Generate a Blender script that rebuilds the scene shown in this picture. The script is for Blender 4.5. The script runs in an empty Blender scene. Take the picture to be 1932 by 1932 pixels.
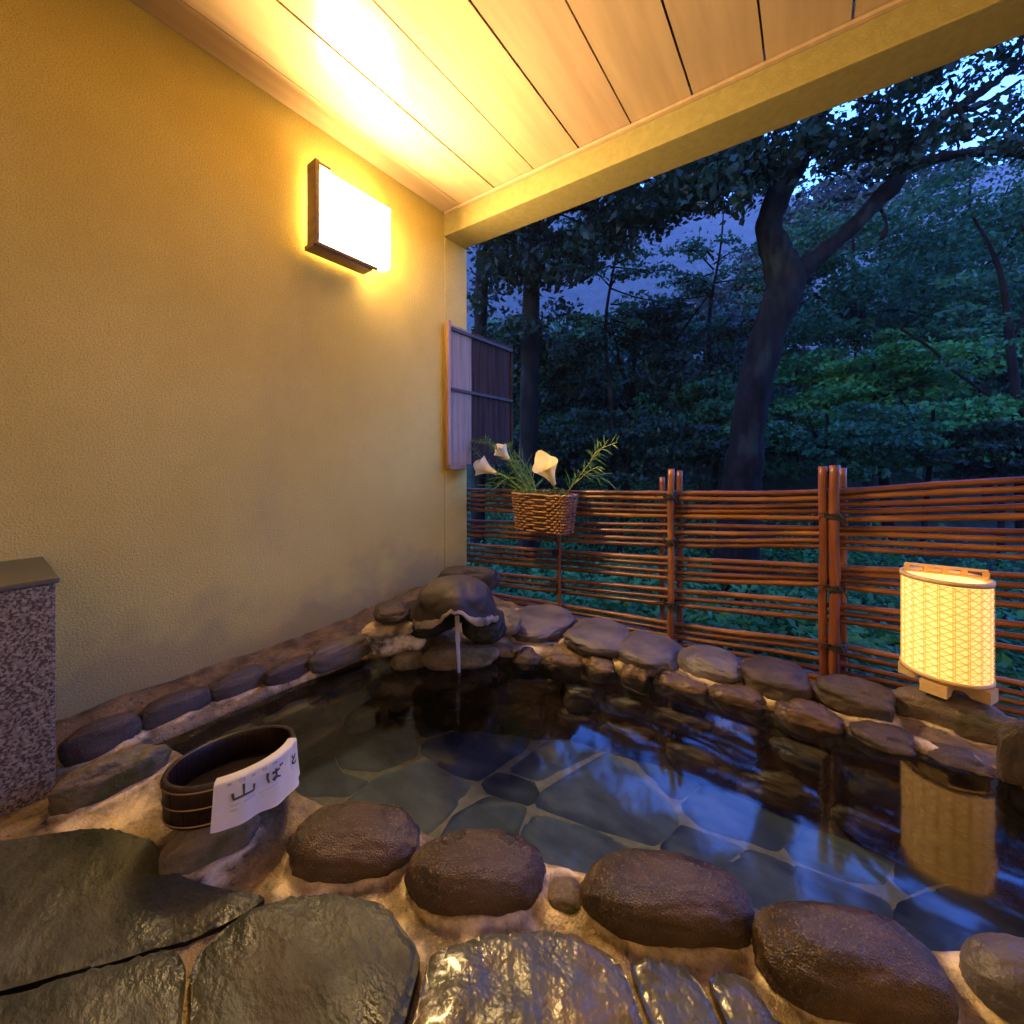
import bpy, bmesh, math, random
import numpy as np
from mathutils import Vector, Matrix, noise, geometry

R = math.radians
SC = bpy.context.scene
COL = SC.collection

# ------------------------------------------------------------------ camera
CAM_Z = 0.85
YAW = R(36.5)
FPX = 761.0                       # focal length in pixels of a 1932 px wide picture
HOR = 870.0
cam_d = bpy.data.cameras.new("camera")
cam_d.sensor_width = 36
cam_d.lens = 36 * FPX / 1932
cam_d.shift_y = -(966 - HOR) / 1932
cam_d.clip_start = 0.02
cam_d.clip_end = 2000
cam = bpy.data.objects.new("camera", cam_d)
cam.location = (0, 0, CAM_Z)
cam.rotation_euler = (R(90), 0, YAW)
COL.objects.link(cam)
SC.camera = cam

# ------------------------------------------------------------------ sky and exposure
W = bpy.data.worlds.new("World")
SC.world = W
W.use_nodes = True
nt = W.node_tree
nt.nodes.clear()
sky = nt.nodes.new("ShaderNodeTexSky")
sky.sky_type = 'NISHITA'
sky.sun_disc = False
sky.sun_elevation = R(4)
sky.sun_rotation = R(200)
tint = nt.nodes.new("ShaderNodeMix")
tint.data_type = 'RGBA'
tint.blend_type = 'MULTIPLY'
tint.inputs[0].default_value = 1.0
tint.inputs[7].default_value = (1.0, 2.2, 8.4, 1)
bg = nt.nodes.new("ShaderNodeBackground")
bg.inputs[1].default_value = 0.15
wo = nt.nodes.new("ShaderNodeOutputWorld")
nt.links.new(sky.outputs[0], tint.inputs[6])
nt.links.new(tint.outputs[2], bg.inputs[0])
nt.links.new(bg.outputs[0], wo.inputs[0])

SC.view_settings.view_transform = 'Standard'
SC.view_settings.look = 'None'
SC.view_settings.exposure = 2.06
SC.view_settings.gamma = 1.0
SC.view_settings.use_curve_mapping = False
SC.render.engine = 'CYCLES'
SC.cycles.use_denoising = True
SC.cycles.max_bounces = 10
SC.cycles.transparent_max_bounces = 16
SC.cycles.sample_clamp_indirect = 4.0

LAMP_POWER = 65.0
LAMP_SIDE = 5.5
LAMP_COL = (1.0, 0.67, 0.28)
LANTERN_POWER = 0.36
LANTERN_COL = (1.0, 0.46, 0.11)

# ------------------------------------------------------------------ picture point -> place
CS, SN = math.cos(YAW), math.sin(YAW)
CAM = Vector((0, 0, CAM_Z))
def ray(u, v):
    a, b = (u - 966) / FPX, (HOR - v) / FPX
    return Vector((-SN + CS * a, CS + SN * a, b))
def PT(u, v, t): return CAM + ray(u, v) * t
def PZ(u, v, z):
    r = ray(u, v); return CAM + r * ((z - CAM_Z) / r.z)
def PY(u, v, y):
    r = ray(u, v); return CAM + r * (y / r.y)
def proj(p):
    d = Vector(p) - CAM
    f = -SN * d.x + CS * d.y; r = CS * d.x + SN * d.y
    return 966 + FPX * r / f, HOR - FPX * d.z / f
def fence_y(x): return 2.15 + .045 * (x + 1.95)
def PF(u, v, off=0.0):           # on the fence line
    r = ray(u, v)
    k = (2.15 + .045 * 1.95 + off) / (r.y - .045 * r.x)
    return CAM + r * k

FLOOR_Z, WATER_Z = -.335, -.03

# ------------------------------------------------------------------ materials
MATS = {}
def nodes_of(name):
    m = bpy.data.materials.new(name)
    m.use_nodes = True
    t = m.node_tree
    return m, t, t.nodes, t.links, t.nodes["Principled BSDF"]

def mat(name, c1, c2=None, scale=6, rough=.6, rough2=None, bump=0.0, bscale=30, bdist=.01, spec=.5,
        detail=6, stretch=None, bump2=0.0, b2scale=200, coat=0.0, rscale=8, transl=None, speck=None, lo=.35, hi=.65, bdetail=8):
    m, t, N, L, p = nodes_of(name)
    tc = N.new("ShaderNodeTexCoord")
    src = tc.outputs["Object"]
    if stretch:
        mp = N.new("ShaderNodeMapping"); mp.inputs["Scale"].default_value = stretch
        L.new(src, mp.inputs[0]); src = mp.outputs[0]
    if c2:
        n = N.new("ShaderNodeTexNoise"); n.inputs["Scale"].default_value = scale; n.inputs["Detail"].default_value = detail
        n.inputs["Roughness"].default_value = .6
        L.new(src, n.inputs["Vector"])
        cr = N.new("ShaderNodeValToRGB")
        cr.color_ramp.elements[0].position = lo; cr.color_ramp.elements[0].color = (*c1, 1)
        cr.color_ramp.elements[1].position = hi; cr.color_ramp.elements[1].color = (*c2, 1)
        L.new(n.outputs["Fac"], cr.inputs[0])
        outc = cr.outputs[0]
        if speck:
            vn = N.new("ShaderNodeTexNoise"); vn.inputs["Scale"].default_value = speck[0]; vn.inputs["Detail"].default_value = 2
            L.new(src, vn.inputs["Vector"])
            r2 = N.new("ShaderNodeValToRGB")
            r2.color_ramp.elements[0].position = speck[2]; r2.color_ramp.elements[0].color = (0, 0, 0, 1)
            r2.color_ramp.elements[1].position = speck[3]; r2.color_ramp.elements[1].color = (1, 1, 1, 1)
            L.new(vn.outputs["Fac"], r2.inputs[0])
            mx = N.new("ShaderNodeMix"); mx.data_type = 'RGBA'
            L.new(r2.outputs[0], mx.inputs[0]); L.new(outc, mx.inputs[6]); mx.inputs[7].default_value = (*speck[1], 1)
            outc = mx.outputs[2]
        L.new(outc, p.inputs["Base Color"])
    else:
        p.inputs["Base Color"].default_value = (*c1, 1)
    p.inputs["Roughness"].default_value = rough
    if rough2 is not None:
        n2 = N.new("ShaderNodeTexNoise"); n2.inputs["Scale"].default_value = rscale; n2.inputs["Detail"].default_value = 4
        L.new(src, n2.inputs["Vector"])
        mr = N.new("ShaderNodeMapRange")
        mr.inputs[1].default_value = .35; mr.inputs[2].default_value = .65
        mr.inputs[3].default_value = rough; mr.inputs[4].default_value = rough2
        L.new(n2.outputs["Fac"], mr.inputs[0]); L.new(mr.outputs[0], p.inputs["Roughness"])
    p.inputs["Specular IOR Level"].default_value = spec
    if coat: p.inputs["Coat Weight"].default_value = coat; p.inputs["Coat Roughness"].default_value = .12
    nrm = None
    for b, s, det in ((bump, bscale, bdetail), (bump2, b2scale, 3)):
        if b:
            n3 = N.new("ShaderNodeTexNoise"); n3.inputs["Scale"].default_value = s; n3.inputs["Detail"].default_value = det
            L.new(src, n3.inputs["Vector"])
            bp = N.new("ShaderNodeBump"); bp.inputs["Strength"].default_value = b; bp.inputs["Distance"].default_value = bdist
            L.new(n3.outputs["Fac"], bp.inputs["Height"])
            if nrm: L.new(nrm, bp.inputs["Normal"])
            nrm = bp.outputs[0]
    if nrm: L.new(nrm, p.inputs["Normal"])
    if transl:
        out = N["Material Output"]
        tr = N.new("ShaderNodeBsdfTranslucent"); tr.inputs[0].default_value = (*transl[1], 1)
        ms = N.new("ShaderNodeMixShader"); ms.inputs[0].default_value = transl[0]
        L.new(p.outputs[0], ms.inputs[1]); L.new(tr.outputs[0], ms.inputs[2]); L.new(ms.outputs[0], out.inputs[0])
    MATS[name] = m
    return m

def vary(name, amt):
    m = MATS[name]; N = m.node_tree.nodes; L = m.node_tree.links; p = N["Principled BSDF"]
    src = p.inputs["Base Color"].links[0].from_socket
    oi = N.new("ShaderNodeObjectInfo"); hs = N.new("ShaderNodeHueSaturation")
    mr = N.new("ShaderNodeMapRange"); mr.inputs[3].default_value = 1 - amt; mr.inputs[4].default_value = 1 + amt
    L.new(oi.outputs["Random"], mr.inputs[0]); L.new(mr.outputs[0], hs.inputs["Value"])
    m2 = N.new("ShaderNodeMapRange"); m2.inputs[3].default_value = .492; m2.inputs[4].default_value = .508
    L.new(oi.outputs["Random"], m2.inputs[0]); L.new(m2.outputs[0], hs.inputs["Hue"])
    L.new(src, hs.inputs["Color"]); L.new(hs.outputs[0], p.inputs["Base Color"])

def emit(name, c, s):
    m, t, N, L, p = nodes_of(name)
    p.inputs["Base Color"].default_value = (.8, .75, .6, 1)
    p.inputs["Emission Color"].default_value = (*c, 1)
    p.inputs["Emission Strength"].default_value = s
    MATS[name] = m
    return m

mat("plaster", (.56, .43, .108), (.64, .505, .145), scale=2.2, rough=.9, bump=.8, bscale=120, bdist=.005, bump2=.5, b2scale=330, spec=.2, speck=(260, (.43, .325, .088), .50, .66))
def foot_shade(name, c, amt):  # paints the greyer light low on the wall into the plaster, plus random blotches
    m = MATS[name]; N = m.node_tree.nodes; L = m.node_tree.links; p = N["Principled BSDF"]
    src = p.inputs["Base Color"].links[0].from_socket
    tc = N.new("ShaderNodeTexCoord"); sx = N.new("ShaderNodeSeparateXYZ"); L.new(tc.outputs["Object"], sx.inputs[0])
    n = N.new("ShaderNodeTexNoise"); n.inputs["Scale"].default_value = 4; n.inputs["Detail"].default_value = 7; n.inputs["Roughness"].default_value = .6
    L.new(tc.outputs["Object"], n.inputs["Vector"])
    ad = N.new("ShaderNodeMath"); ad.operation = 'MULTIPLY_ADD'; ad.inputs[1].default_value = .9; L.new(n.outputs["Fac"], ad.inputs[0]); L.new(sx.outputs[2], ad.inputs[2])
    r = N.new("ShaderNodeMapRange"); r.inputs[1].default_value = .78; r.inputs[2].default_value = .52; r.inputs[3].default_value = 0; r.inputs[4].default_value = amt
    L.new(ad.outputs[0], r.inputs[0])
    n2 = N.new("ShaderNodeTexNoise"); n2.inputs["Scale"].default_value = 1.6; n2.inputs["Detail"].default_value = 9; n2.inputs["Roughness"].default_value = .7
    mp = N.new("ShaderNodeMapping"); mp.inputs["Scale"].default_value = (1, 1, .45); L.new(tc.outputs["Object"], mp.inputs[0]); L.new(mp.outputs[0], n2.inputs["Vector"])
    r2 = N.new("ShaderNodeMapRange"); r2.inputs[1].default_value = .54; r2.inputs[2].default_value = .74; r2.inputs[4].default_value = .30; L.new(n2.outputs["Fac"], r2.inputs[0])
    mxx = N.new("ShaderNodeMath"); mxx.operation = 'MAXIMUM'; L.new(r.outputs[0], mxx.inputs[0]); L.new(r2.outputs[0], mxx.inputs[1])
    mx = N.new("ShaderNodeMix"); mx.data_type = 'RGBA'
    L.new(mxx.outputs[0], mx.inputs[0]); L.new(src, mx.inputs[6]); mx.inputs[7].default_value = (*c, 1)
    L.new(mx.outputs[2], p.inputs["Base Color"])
foot_shade("plaster", (.27, .215, .12), .55)
mat("plaster_bounce", (.86, .80, .66), (.89, .83, .70), scale=4, rough=.8, bump=.2, bscale=160, bdist=.003)
mat("plaster_beam", (.26, .205, .066), (.31, .248, .085), scale=30, rough=.85, bump=.5, bscale=160, bdist=.003)
mat("plank", (.395, .275, .170), (.475, .335, .21), scale=3.2, rough=.20, rough2=.25, stretch=(6, .5, 6), spec=.26, bump=.03, bscale=20)
mat("groove", (.05, .03, .015), rough=.9)
mat("mortar", (.085, .055, .024), (.26, .18, .088), scale=11, rough=.30, rough2=.7, bump=1.0, bscale=26, bdist=.014, bump2=.35, b2scale=240, rscale=14, speck=(60, (.05, .030, .012), .60, .72), detail=10)
def cream_patches():
    m = MATS["mortar"]; N = m.node_tree.nodes; L = m.node_tree.links; p = N["Principled BSDF"]
    src = p.inputs["Base Color"].links[0].from_socket
    at = N.new("ShaderNodeAttribute"); at.attribute_name = "limewash"
    n = N.new("ShaderNodeTexNoise"); n.inputs["Scale"].default_value = 17; n.inputs["Detail"].default_value = 8; n.inputs["Roughness"].default_value = .65
    tc = N.new("ShaderNodeTexCoord"); L.new(tc.outputs["Object"], n.inputs["Vector"])
    ad = N.new("ShaderNodeMath"); ad.operation = 'ADD'; L.new(at.outputs["Fac"], ad.inputs[0]); L.new(n.outputs["Fac"], ad.inputs[1])
    r = N.new("ShaderNodeMapRange"); r.inputs[1].default_value = .60; r.inputs[2].default_value = 1.15; r.interpolation_type = 'SMOOTHSTEP'
    L.new(ad.outputs[0], r.inputs[0])
    mx = N.new("ShaderNodeMix"); mx.data_type = 'RGBA'
    L.new(r.outputs[0], mx.inputs[0]); L.new(src, mx.inputs[6]); mx.inputs[7].default_value = (.80, .65, .42, 1)
    L.new(mx.outputs[2], p.inputs["Base Color"])
cream_patches()
mat("flag", (.015, .018, .012), (.075, .074, .052), scale=5, rough=.30, rough2=.70, bump=.55, bscale=6, bdist=.03, bump2=.22, b2scale=75,
    stretch=(.85, 1.45, 1), speck=(4, (.050, .040, .022), .56, .72), spec=.35)
mat("flag_wet", (.042, .042, .030), (.090, .088, .064), scale=6, rough=.20, rough2=.42, bump=.7, bscale=22, bdist=.014, bump2=.15, b2scale=90, coat=.25,
    bdetail=3, speck=(5, (.13, .08, .035), .55, .7))
mat("basalt", (.034, .023, .018), (.078, .054, .042), scale=9, rough=.40, rough2=.58, bump=.2, bscale=40, bdist=.008, bump2=.5, b2scale=380, spec=.4,
    speck=(210, (.12, .088, .066), .58, .72))
mat("basalt_wet", (.014, .008, .006), (.082, .044, .025), scale=5, rough=.22, rough2=.42, bump=.2, bscale=40, bdist=.008, bump2=.55, b2scale=360, spec=.5,
    speck=(210, (.12, .078, .046), .57, .70))
mat("basalt_dark", (.022, .016, .014), (.055, .040, .034), scale=9, rough=.45, rough2=.65, bump=.35, bscale=40, bdist=.008, bump2=.4, b2scale=300, spec=.35)
mat("basalt_grey", (.066, .055, .060), (.125, .104, .108), scale=7, rough=.45, rough2=.6, bump=.3, bscale=50, bdist=.006, bump2=.3, b2scale=200)
mat("stone_brown", (.10, .070, .045), (.17, .125, .085), scale=10, rough=.6, rough2=.8, bump=.5, bscale=40, bdist=.01, bump2=.3, b2scale=160,
    speck=(12, (.06, .06, .02), .52, .66))
mat("stone_sunk", (.055, .036, .022), (.14, .085, .042), scale=9, rough=.5, bump=.4, bscale=40, bdist=.01)
mat("stone_moss", (.07, .055, .03), (.16, .12, .075), scale=14, rough=.5, rough2=.7, bump=.8, bscale=28, bdist=.016, bump2=.3, b2scale=120,
    speck=(10, (.045, .05, .015), .48, .6))
mat("stone_pale", (.32, .25, .19), (.50, .42, .33), scale=12, rough=.45, bump=.6, bscale=25, bdist=.012, speck=(9, (.10, .07, .05), .55, .66))
mat("stone_marbled", (.06, .05, .05), (.50, .44, .42), scale=13, rough=.22, bump=.6, bscale=18, bdist=.015, lo=.42, hi=.6, coat=.4)
mat("cave", (.008, .006, .005), rough=.7)  # near-black, paints the shade of the spout niche onto its stones and hood
mat("slab", (.042, .053, .078), (.095, .115, .148), scale=7, rough=.6, bump=.3, bscale=14, bdist=.01, stretch=(1, 2, 1))
mat("slab_dark", (.022, .030, .042), (.04, .05, .062), scale=7, rough=.6, bump=.3, bscale=14, bdist=.01)
mat("slab_green", (.07, .09, .085), (.14, .165, .15), scale=12, rough=.6, bump=.3, bscale=14, bdist=.01, stretch=(1, 3, 1))
mat("grout", (.20, .175, .125), (.30, .265, .19), scale=30, rough=.8, bump=.3, bscale=60)
mat("granite", (.12, .095, .070), (.28, .225, .17), scale=110, rough=.45, detail=3, bump=.25, bscale=60, bdist=.004,
    speck=(150, (.04, .026, .022), .48, .58), lo=.4, hi=.6)
mat("granite_top", (.055, .054, .042), (.085, .082, .064), scale=60, rough=.3, bump=.1, bscale=100)
mat("bamboo", (.080, .024, .008), (.215, .078, .024), scale=5, rough=.26, rough2=.42, stretch=(.6, 5, 5), bump=.15, bscale=30, bdist=.003, spec=.5,
    speck=(3.5, (.10, .03, .010), .55, .7))
mat("bamboo_post", (.12, .034, .012), (.24, .085, .032), scale=5, rough=.38, stretch=(5, 5, .6), bump=.15, bscale=30, bdist=.003,
    speck=(4, (.09, .03, .012), .55, .7))
vary("bamboo", .35)
vary("bamboo_post", .2)
mat("rope", (.015, .012, .010), (.03, .024, .02), scale=60, rough=.9, bump=.6, bscale=140, bdist=.004)
mat("dark_wood", (.085, .035, .014), (.15, .065, .028), scale=3, rough=.4, stretch=(2, 12, 12), bump=.1, bscale=60)
mat("lacquer", (.010, .004, .003), (.020, .008, .006), scale=5, rough=.36, stretch=(8, 8, .8), bump=.08, bscale=40, spec=.5)
mat("lacquer_in", (.008, .003, .0025), (.014, .006, .005), scale=5, rough=.55, spec=.2)
mat("copper", (.42, .27, .13), rough=.45)
MATS["copper"].node_tree.nodes["Principled BSDF"].inputs["Metallic"].default_value = .8
mat("towel", (.86, .82, .76), (.90, .86, .81), scale=20, rough=.95, bump=.35, bscale=420, bdist=.002, transl=(.18, (.7, .66, .62)))
mat("ink", (.045, .05, .035), rough=.9)
mat("ink_grey", (.36, .36, .32), rough=.9)
mat("ink_faint", (.48, .44, .40), rough=.9)
mat("board", (.026, .017, .015), (.055, .036, .032), scale=4, rough=.8, spec=.06, stretch=(10, 10, .6), bump=.3, bscale=20, bdist=.004)  # screen wood with the shade beyond the pillar edge put into its colour
mat("board_lit", (.22, .18, .15), (.32, .265, .22), scale=4, rough=.8, spec=.06, stretch=(10, 10, .6), bump=.2, bscale=20, bdist=.004)  # same wood coloured paler for the lit end at the pillar
mat("batten", (.030, .018, .015), (.05, .03, .025), scale=6, rough=.6)
mat("edge_strip", (.34, .19, .115), (.42, .24, .15), scale=4, rough=.5)
mat("wicker", (.15, .065, .024), (.34, .17, .075), scale=35, rough=.5, bump=.3, bscale=120, bdist=.003, lo=.3, hi=.7)
mat("spathe", (.72, .66, .47), (.80, .74, .58), scale=10, rough=.45, transl=(.3, (.75, .70, .45)))
mat("spathe_yellow", (.70, .58, .22), (.78, .70, .42), scale=9, rough=.45, transl=(.3, (.75, .62, .25)))
mat("spadix", (.75, .48, .06), rough=.6)
mat("stem", (.10, .22, .05), (.16, .30, .07), scale=12, rough=.5, transl=(.25, (.14, .3, .05)))
mat("stem_yellow", (.30, .30, .06), (.38, .36, .10), scale=12, rough=.5)
mat("fine_leaf", (.06, .15, .035), (.12, .24, .05), scale=12, rough=.5, transl=(.35, (.12, .25, .04)))
mat("pale_wood", (.55, .36, .15), (.64, .44, .20), scale=5, rough=.5, stretch=(2, 12, 12), bump=.05, bscale=40)
mat("split_bamboo", (.60, .45, .17), (.68, .52, .22), scale=9, rough=.5, transl=(.68, (.88, .74, .40)))
emit("lamp_glow", LAMP_COL, LAMP_POWER)
emit("lamp_side", LAMP_COL, LAMP_SIDE)
emit("paper_glow", LANTERN_COL, LANTERN_POWER)
mat("bark", (.004, .003, .0025), (.012, .009, .007), scale=10, rough=.95, spec=.08, stretch=(1, 1, .35), bump=.9, bscale=14, bdist=.03,
    speck=(5.0, (.018, .018, .012), .58, .72))
LEAF = dict(scale=.9, rough=.55, spec=.2, detail=3, lo=.38, hi=.62)
mat("leaf_dark", (.004, .013, .009), (.012, .030, .017), transl=(.25, (.02, .04, .015)), **LEAF)
mat("leaf_mid", (.008, .048, .025), (.026, .105, .050), transl=(.3, (.03, .08, .025)), **LEAF)
mat("leaf_green", (.013, .090, .026), (.045, .20, .050), transl=(.3, (.05, .13, .025)), **LEAF)
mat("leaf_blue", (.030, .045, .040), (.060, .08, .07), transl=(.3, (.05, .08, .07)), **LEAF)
mat("soil", (.012, .016, .008), (.025, .03, .014), scale=3, rough=.95, bump=.8, bscale=6, bdist=.1, spec=.05)
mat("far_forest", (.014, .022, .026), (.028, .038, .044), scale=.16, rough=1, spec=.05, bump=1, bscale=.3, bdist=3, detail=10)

def stain_below(name, z, c, soft=.012):
    m = MATS[name]; N = m.node_tree.nodes; L = m.node_tree.links; p = N["Principled BSDF"]
    src = p.inputs["Base Color"].links[0].from_socket
    g = N.new("ShaderNodeNewGeometry"); sx = N.new("ShaderNodeSeparateXYZ"); L.new(g.outputs["Position"], sx.inputs[0])
    mr = N.new("ShaderNodeMapRange"); mr.inputs[1].default_value = z - soft; mr.inputs[2].default_value = z + soft
    mr.inputs[3].default_value = .88; mr.inputs[4].default_value = 0
    L.new(sx.outputs[2], mr.inputs[0])
    mx = N.new("ShaderNodeMix"); mx.data_type = 'RGBA'
    L.new(mr.outputs[0], mx.inputs[0]); L.new(src, mx.inputs[6]); mx.inputs[7].default_value = (*c, 1)
    L.new(mx.outputs[2], p.inputs["Base Color"])
for _k in ("basalt", "basalt_wet", "basalt_grey", "stone_sunk", "stone_brown", "plank", "slab"): vary(_k, .22 if _k != "plank" else .05)
stain_below("mortar", -.024, (.09, .052, .018))

def water_mat():
    m = bpy.data.materials.new("water"); m.use_nodes = True
    t = m.node_tree; N = t.nodes; L = t.links; N.clear()
    out = N.new("ShaderNodeOutputMaterial")
    tr = N.new("ShaderNodeBsdfTransparent"); tr.inputs[0].default_value = (.68, .78, .90, 1)
    gl = N.new("ShaderNodeBsdfGlossy"); gl.inputs["Roughness"].default_value = .06; gl.inputs[0].default_value = (1, 1, 1, 1)
    fr = N.new("ShaderNodeFresnel"); fr.inputs[0].default_value = 1.46
    mx = N.new("ShaderNodeMixShader")
    tc = N.new("ShaderNodeTexCoord")
    n = N.new("ShaderNodeTexNoise"); n.inputs["Scale"].default_value = 5; n.inputs["Detail"].default_value = 2
    b = N.new("ShaderNodeBump"); b.inputs["Strength"].default_value = .10; b.inputs["Distance"].default_value = .02
    L.new(tc.outputs["Object"], n.inputs["Vector"])
    # rings spreading from where the stream falls
    q = PZ(866, 1266, WATER_Z)
    ds = N.new("ShaderNodeVectorMath"); ds.operation = 'DISTANCE'; ds.inputs[1].default_value = (q.x, q.y, q.z)
    L.new(tc.outputs["Object"], ds.inputs[0])
    def math_(op, a, b_):
        k = N.new("ShaderNodeMath"); k.operation = op
        for i_, x in ((0, a), (1, b_)):
            if x is None: continue
            if isinstance(x, (int, float)): k.inputs[i_].default_value = x
            else: L.new(x, k.inputs[i_])
        return k.outputs[0]
    d_ = ds.outputs["Value"]
    wob = math_('ADD', math_('MULTIPLY', d_, 110.0), math_('MULTIPLY', n.outputs["Fac"], 5.0))
    ring = math_('MULTIPLY', math_('SINE', wob, None), math_('MULTIPLY', math_('EXPONENT', math_('MULTIPLY', d_, -6.5), None), .5))
    hgt = math_('ADD', n.outputs["Fac"], ring)
    L.new(hgt, b.inputs["Height"])
    L.new(b.outputs[0], gl.inputs["Normal"]); L.new(b.outputs[0], fr.inputs["Normal"])
    L.new(fr.outputs[0], mx.inputs[0]); L.new(tr.outputs[0], mx.inputs[1]); L.new(gl.outputs[0], mx.inputs[2])
    L.new(mx.outputs[0], out.inputs[0])
    MATS["water"] = m
    m = bpy.data.materials.new("stream"); m.use_nodes = True
    t = m.node_tree; N = t.nodes; L = t.links; p = N["Principled BSDF"]
    p.inputs["Base Color"].default_value = (.75, .76, .78, 1); p.inputs["Roughness"].default_value = .15
    tr = N.new("ShaderNodeBsdfTransparent"); mx = N.new("ShaderNodeMixShader"); mx.inputs[0].default_value = .45
    tl = N.new("ShaderNodeBsdfTranslucent"); tl.inputs[0].default_value = (.8, .8, .82, 1)
    m2 = N.new("ShaderNodeMixShader"); m2.inputs[0].default_value = .4
    L.new(p.outputs[0], m2.inputs[1]); L.new(tl.outputs[0], m2.inputs[2])
    L.new(m2.outputs[0], mx.inputs[1]); L.new(tr.outputs[0], mx.inputs[2]); L.new(mx.outputs[0], N["Material Output"].inputs[0])
    MATS["stream"] = m
water_mat()

# ------------------------------------------------------------------ builders
def tag(o, label=None, cat=None, group=None, kind=None):
    if label: o["label"] = label
    if cat: o["category"] = cat
    if group: o["group"] = group
    if kind: o["kind"] = kind
    return o

def empty(name, loc, label, cat, group=None, rz=0):
    o = bpy.data.objects.new(name, None)
    o.empty_display_size = .05
    o.location = loc; o.rotation_euler = (0, 0, rz)
    COL.objects.link(o)
    return tag(o, label, cat, group)

def link(name, me, materials, parent=None, world=True):
    for m in (materials if isinstance(materials, (list, tuple)) else [materials]):
        me.materials.append(MATS[m])
    o = bpy.data.objects.new(name, me)
    COL.objects.link(o)
    if parent:
        o.parent = parent
        if world:
            o.matrix_parent_inverse = base_matrix(parent).inverted()
    return o

def base_matrix(o):
    m = Matrix.LocRotScale(o.location, o.rotation_euler, o.scale)
    if o.parent:
        m = base_matrix(o.parent) @ o.matrix_parent_inverse @ m
    return m

def obj(name, bm, material, parent=None, smooth=False, world=True):
    me = bpy.data.meshes.new(name)
    bmesh.ops.recalc_face_normals(bm, faces=bm.faces)
    if smooth:
        for f in bm.faces: f.smooth = True
    bm.to_mesh(me); bm.free()
    return link(name, me, material, parent, world)

def raw(name, verts, faces, material, parent=None, smooth=False):
    me = bpy.data.meshes.new(name)
    me.from_pydata(verts, [], faces)
    if smooth: me.polygons.foreach_set("use_smooth", [True] * len(me.polygons))
    me.update()
    return link(name, me, material, parent)

def box(bm, lo, hi, bev=0.0, seg=2, mtx=None, mi=0):
    vs = [bm.verts.new((x, y, z)) for x in (lo[0], hi[0]) for y in (lo[1], hi[1]) for z in (lo[2], hi[2])]
    fs = [bm.faces.new([vs[i] for i in q]) for q in ((0, 1, 3, 2), (4, 6, 7, 5), (0, 4, 5, 1), (2, 3, 7, 6), (0, 2, 6, 4), (1, 5, 7, 3))]
    for f in fs: f.material_index = mi
    geo = vs
    if bev:
        r = bmesh.ops.bevel(bm, geom=list({e for v in vs for e in v.link_edges}), offset=bev, segments=seg, affect='EDGES', profile=.6)
        geo = list({v for f in r['faces'] for v in f.verts} | {v for v in vs if v.is_valid})
    if mtx: bmesh.ops.transform(bm, matrix=mtx, verts=geo)
    return geo

def tube(bm, pts, rad, n=10, cap=True, mi=0):
    pts = [Vector(p) for p in pts]
    rad = rad if isinstance(rad, (list, tuple)) else [rad] * len(pts)
    rings = []
    up = None
    for i, p in enumerate(pts):
        d = (pts[min(i + 1, len(pts) - 1)] - pts[max(i - 1, 0)]).normalized()
        if up is None:
            up = d.orthogonal().normalized()
        up = (up - d * up.dot(d))
        up = up.normalized() if up.length > 1e-6 else d.orthogonal().normalized()
        s = d.cross(up)
        rings.append([bm.verts.new(p + (up * math.cos(2 * math.pi * k / n) + s * math.sin(2 * math.pi * k / n)) * rad[i]) for k in range(n)])
    for a, b in zip(rings, rings[1:]):
        for k in range(n):
            f = bm.faces.new((a[k], a[(k + 1) % n], b[(k + 1) % n], b[k])); f.material_index = mi; f.smooth = True
    if cap:
        for r in (rings[0][::-1], rings[-1]):
            f = bm.faces.new(r); f.material_index = mi

def lathe(bm, prof, c, n=48, mi=0, closed=False):
    rings = [[bm.verts.new((c[0] + r * math.cos(2 * math.pi * k / n), c[1] + r * math.sin(2 * math.pi * k / n), c[2] + z)) for k in range(n)] for r, z in prof]
    pairs = list(zip(rings, rings[1:])) + ([(rings[-1], rings[0])] if closed else [])
    for a, b in pairs:
        for k in range(n):
            f = bm.faces.new((a[k], a[(k + 1) % n], b[(k + 1) % n], b[k])); f.material_index = mi; f.smooth = True
    return rings

def spline(pts, m=6):
    pts = [Vector(p) for p in pts]
    out = []
    for i in range(len(pts) - 1):
        p0, p1, p2, p3 = pts[max(i - 1, 0)], pts[i], pts[i + 1], pts[min(i + 2, len(pts) - 1)]
        for k in range(m):
            t = k / m
            out.append(.5 * ((2 * p1) + (p2 - p0) * t + (2 * p0 - 5 * p1 + 4 * p2 - p3) * t * t + (3 * p1 - p0 - 3 * p2 + p3) * t ** 3))
    out.append(pts[-1])
    return out
def lerps(vals, m=6):
    out = []
    for a, b in zip(vals, vals[1:]):
        out += [a + (b - a) * k / m for k in range(m)]
    return out + [vals[-1]]

def fbm(p, s, seed=0, oct=4):
    return noise.fractal(Vector(p) * s + Vector((seed * 7.31, seed * 3.17, seed * 1.7)), 1.0, 2.0, oct)

# ------------------------------------------------------------------ rounded stones
ICO = None
def ico():
    global ICO
    if ICO is None:
        b = bmesh.new(); bmesh.ops.create_icosphere(b, subdivisions=5, radius=1)
        b.verts.ensure_lookup_table()
        ICO = ([v.co.copy() for v in b.verts], [[v.index for v in f.verts] for f in b.faces]); b.free()
    return ICO

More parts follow.
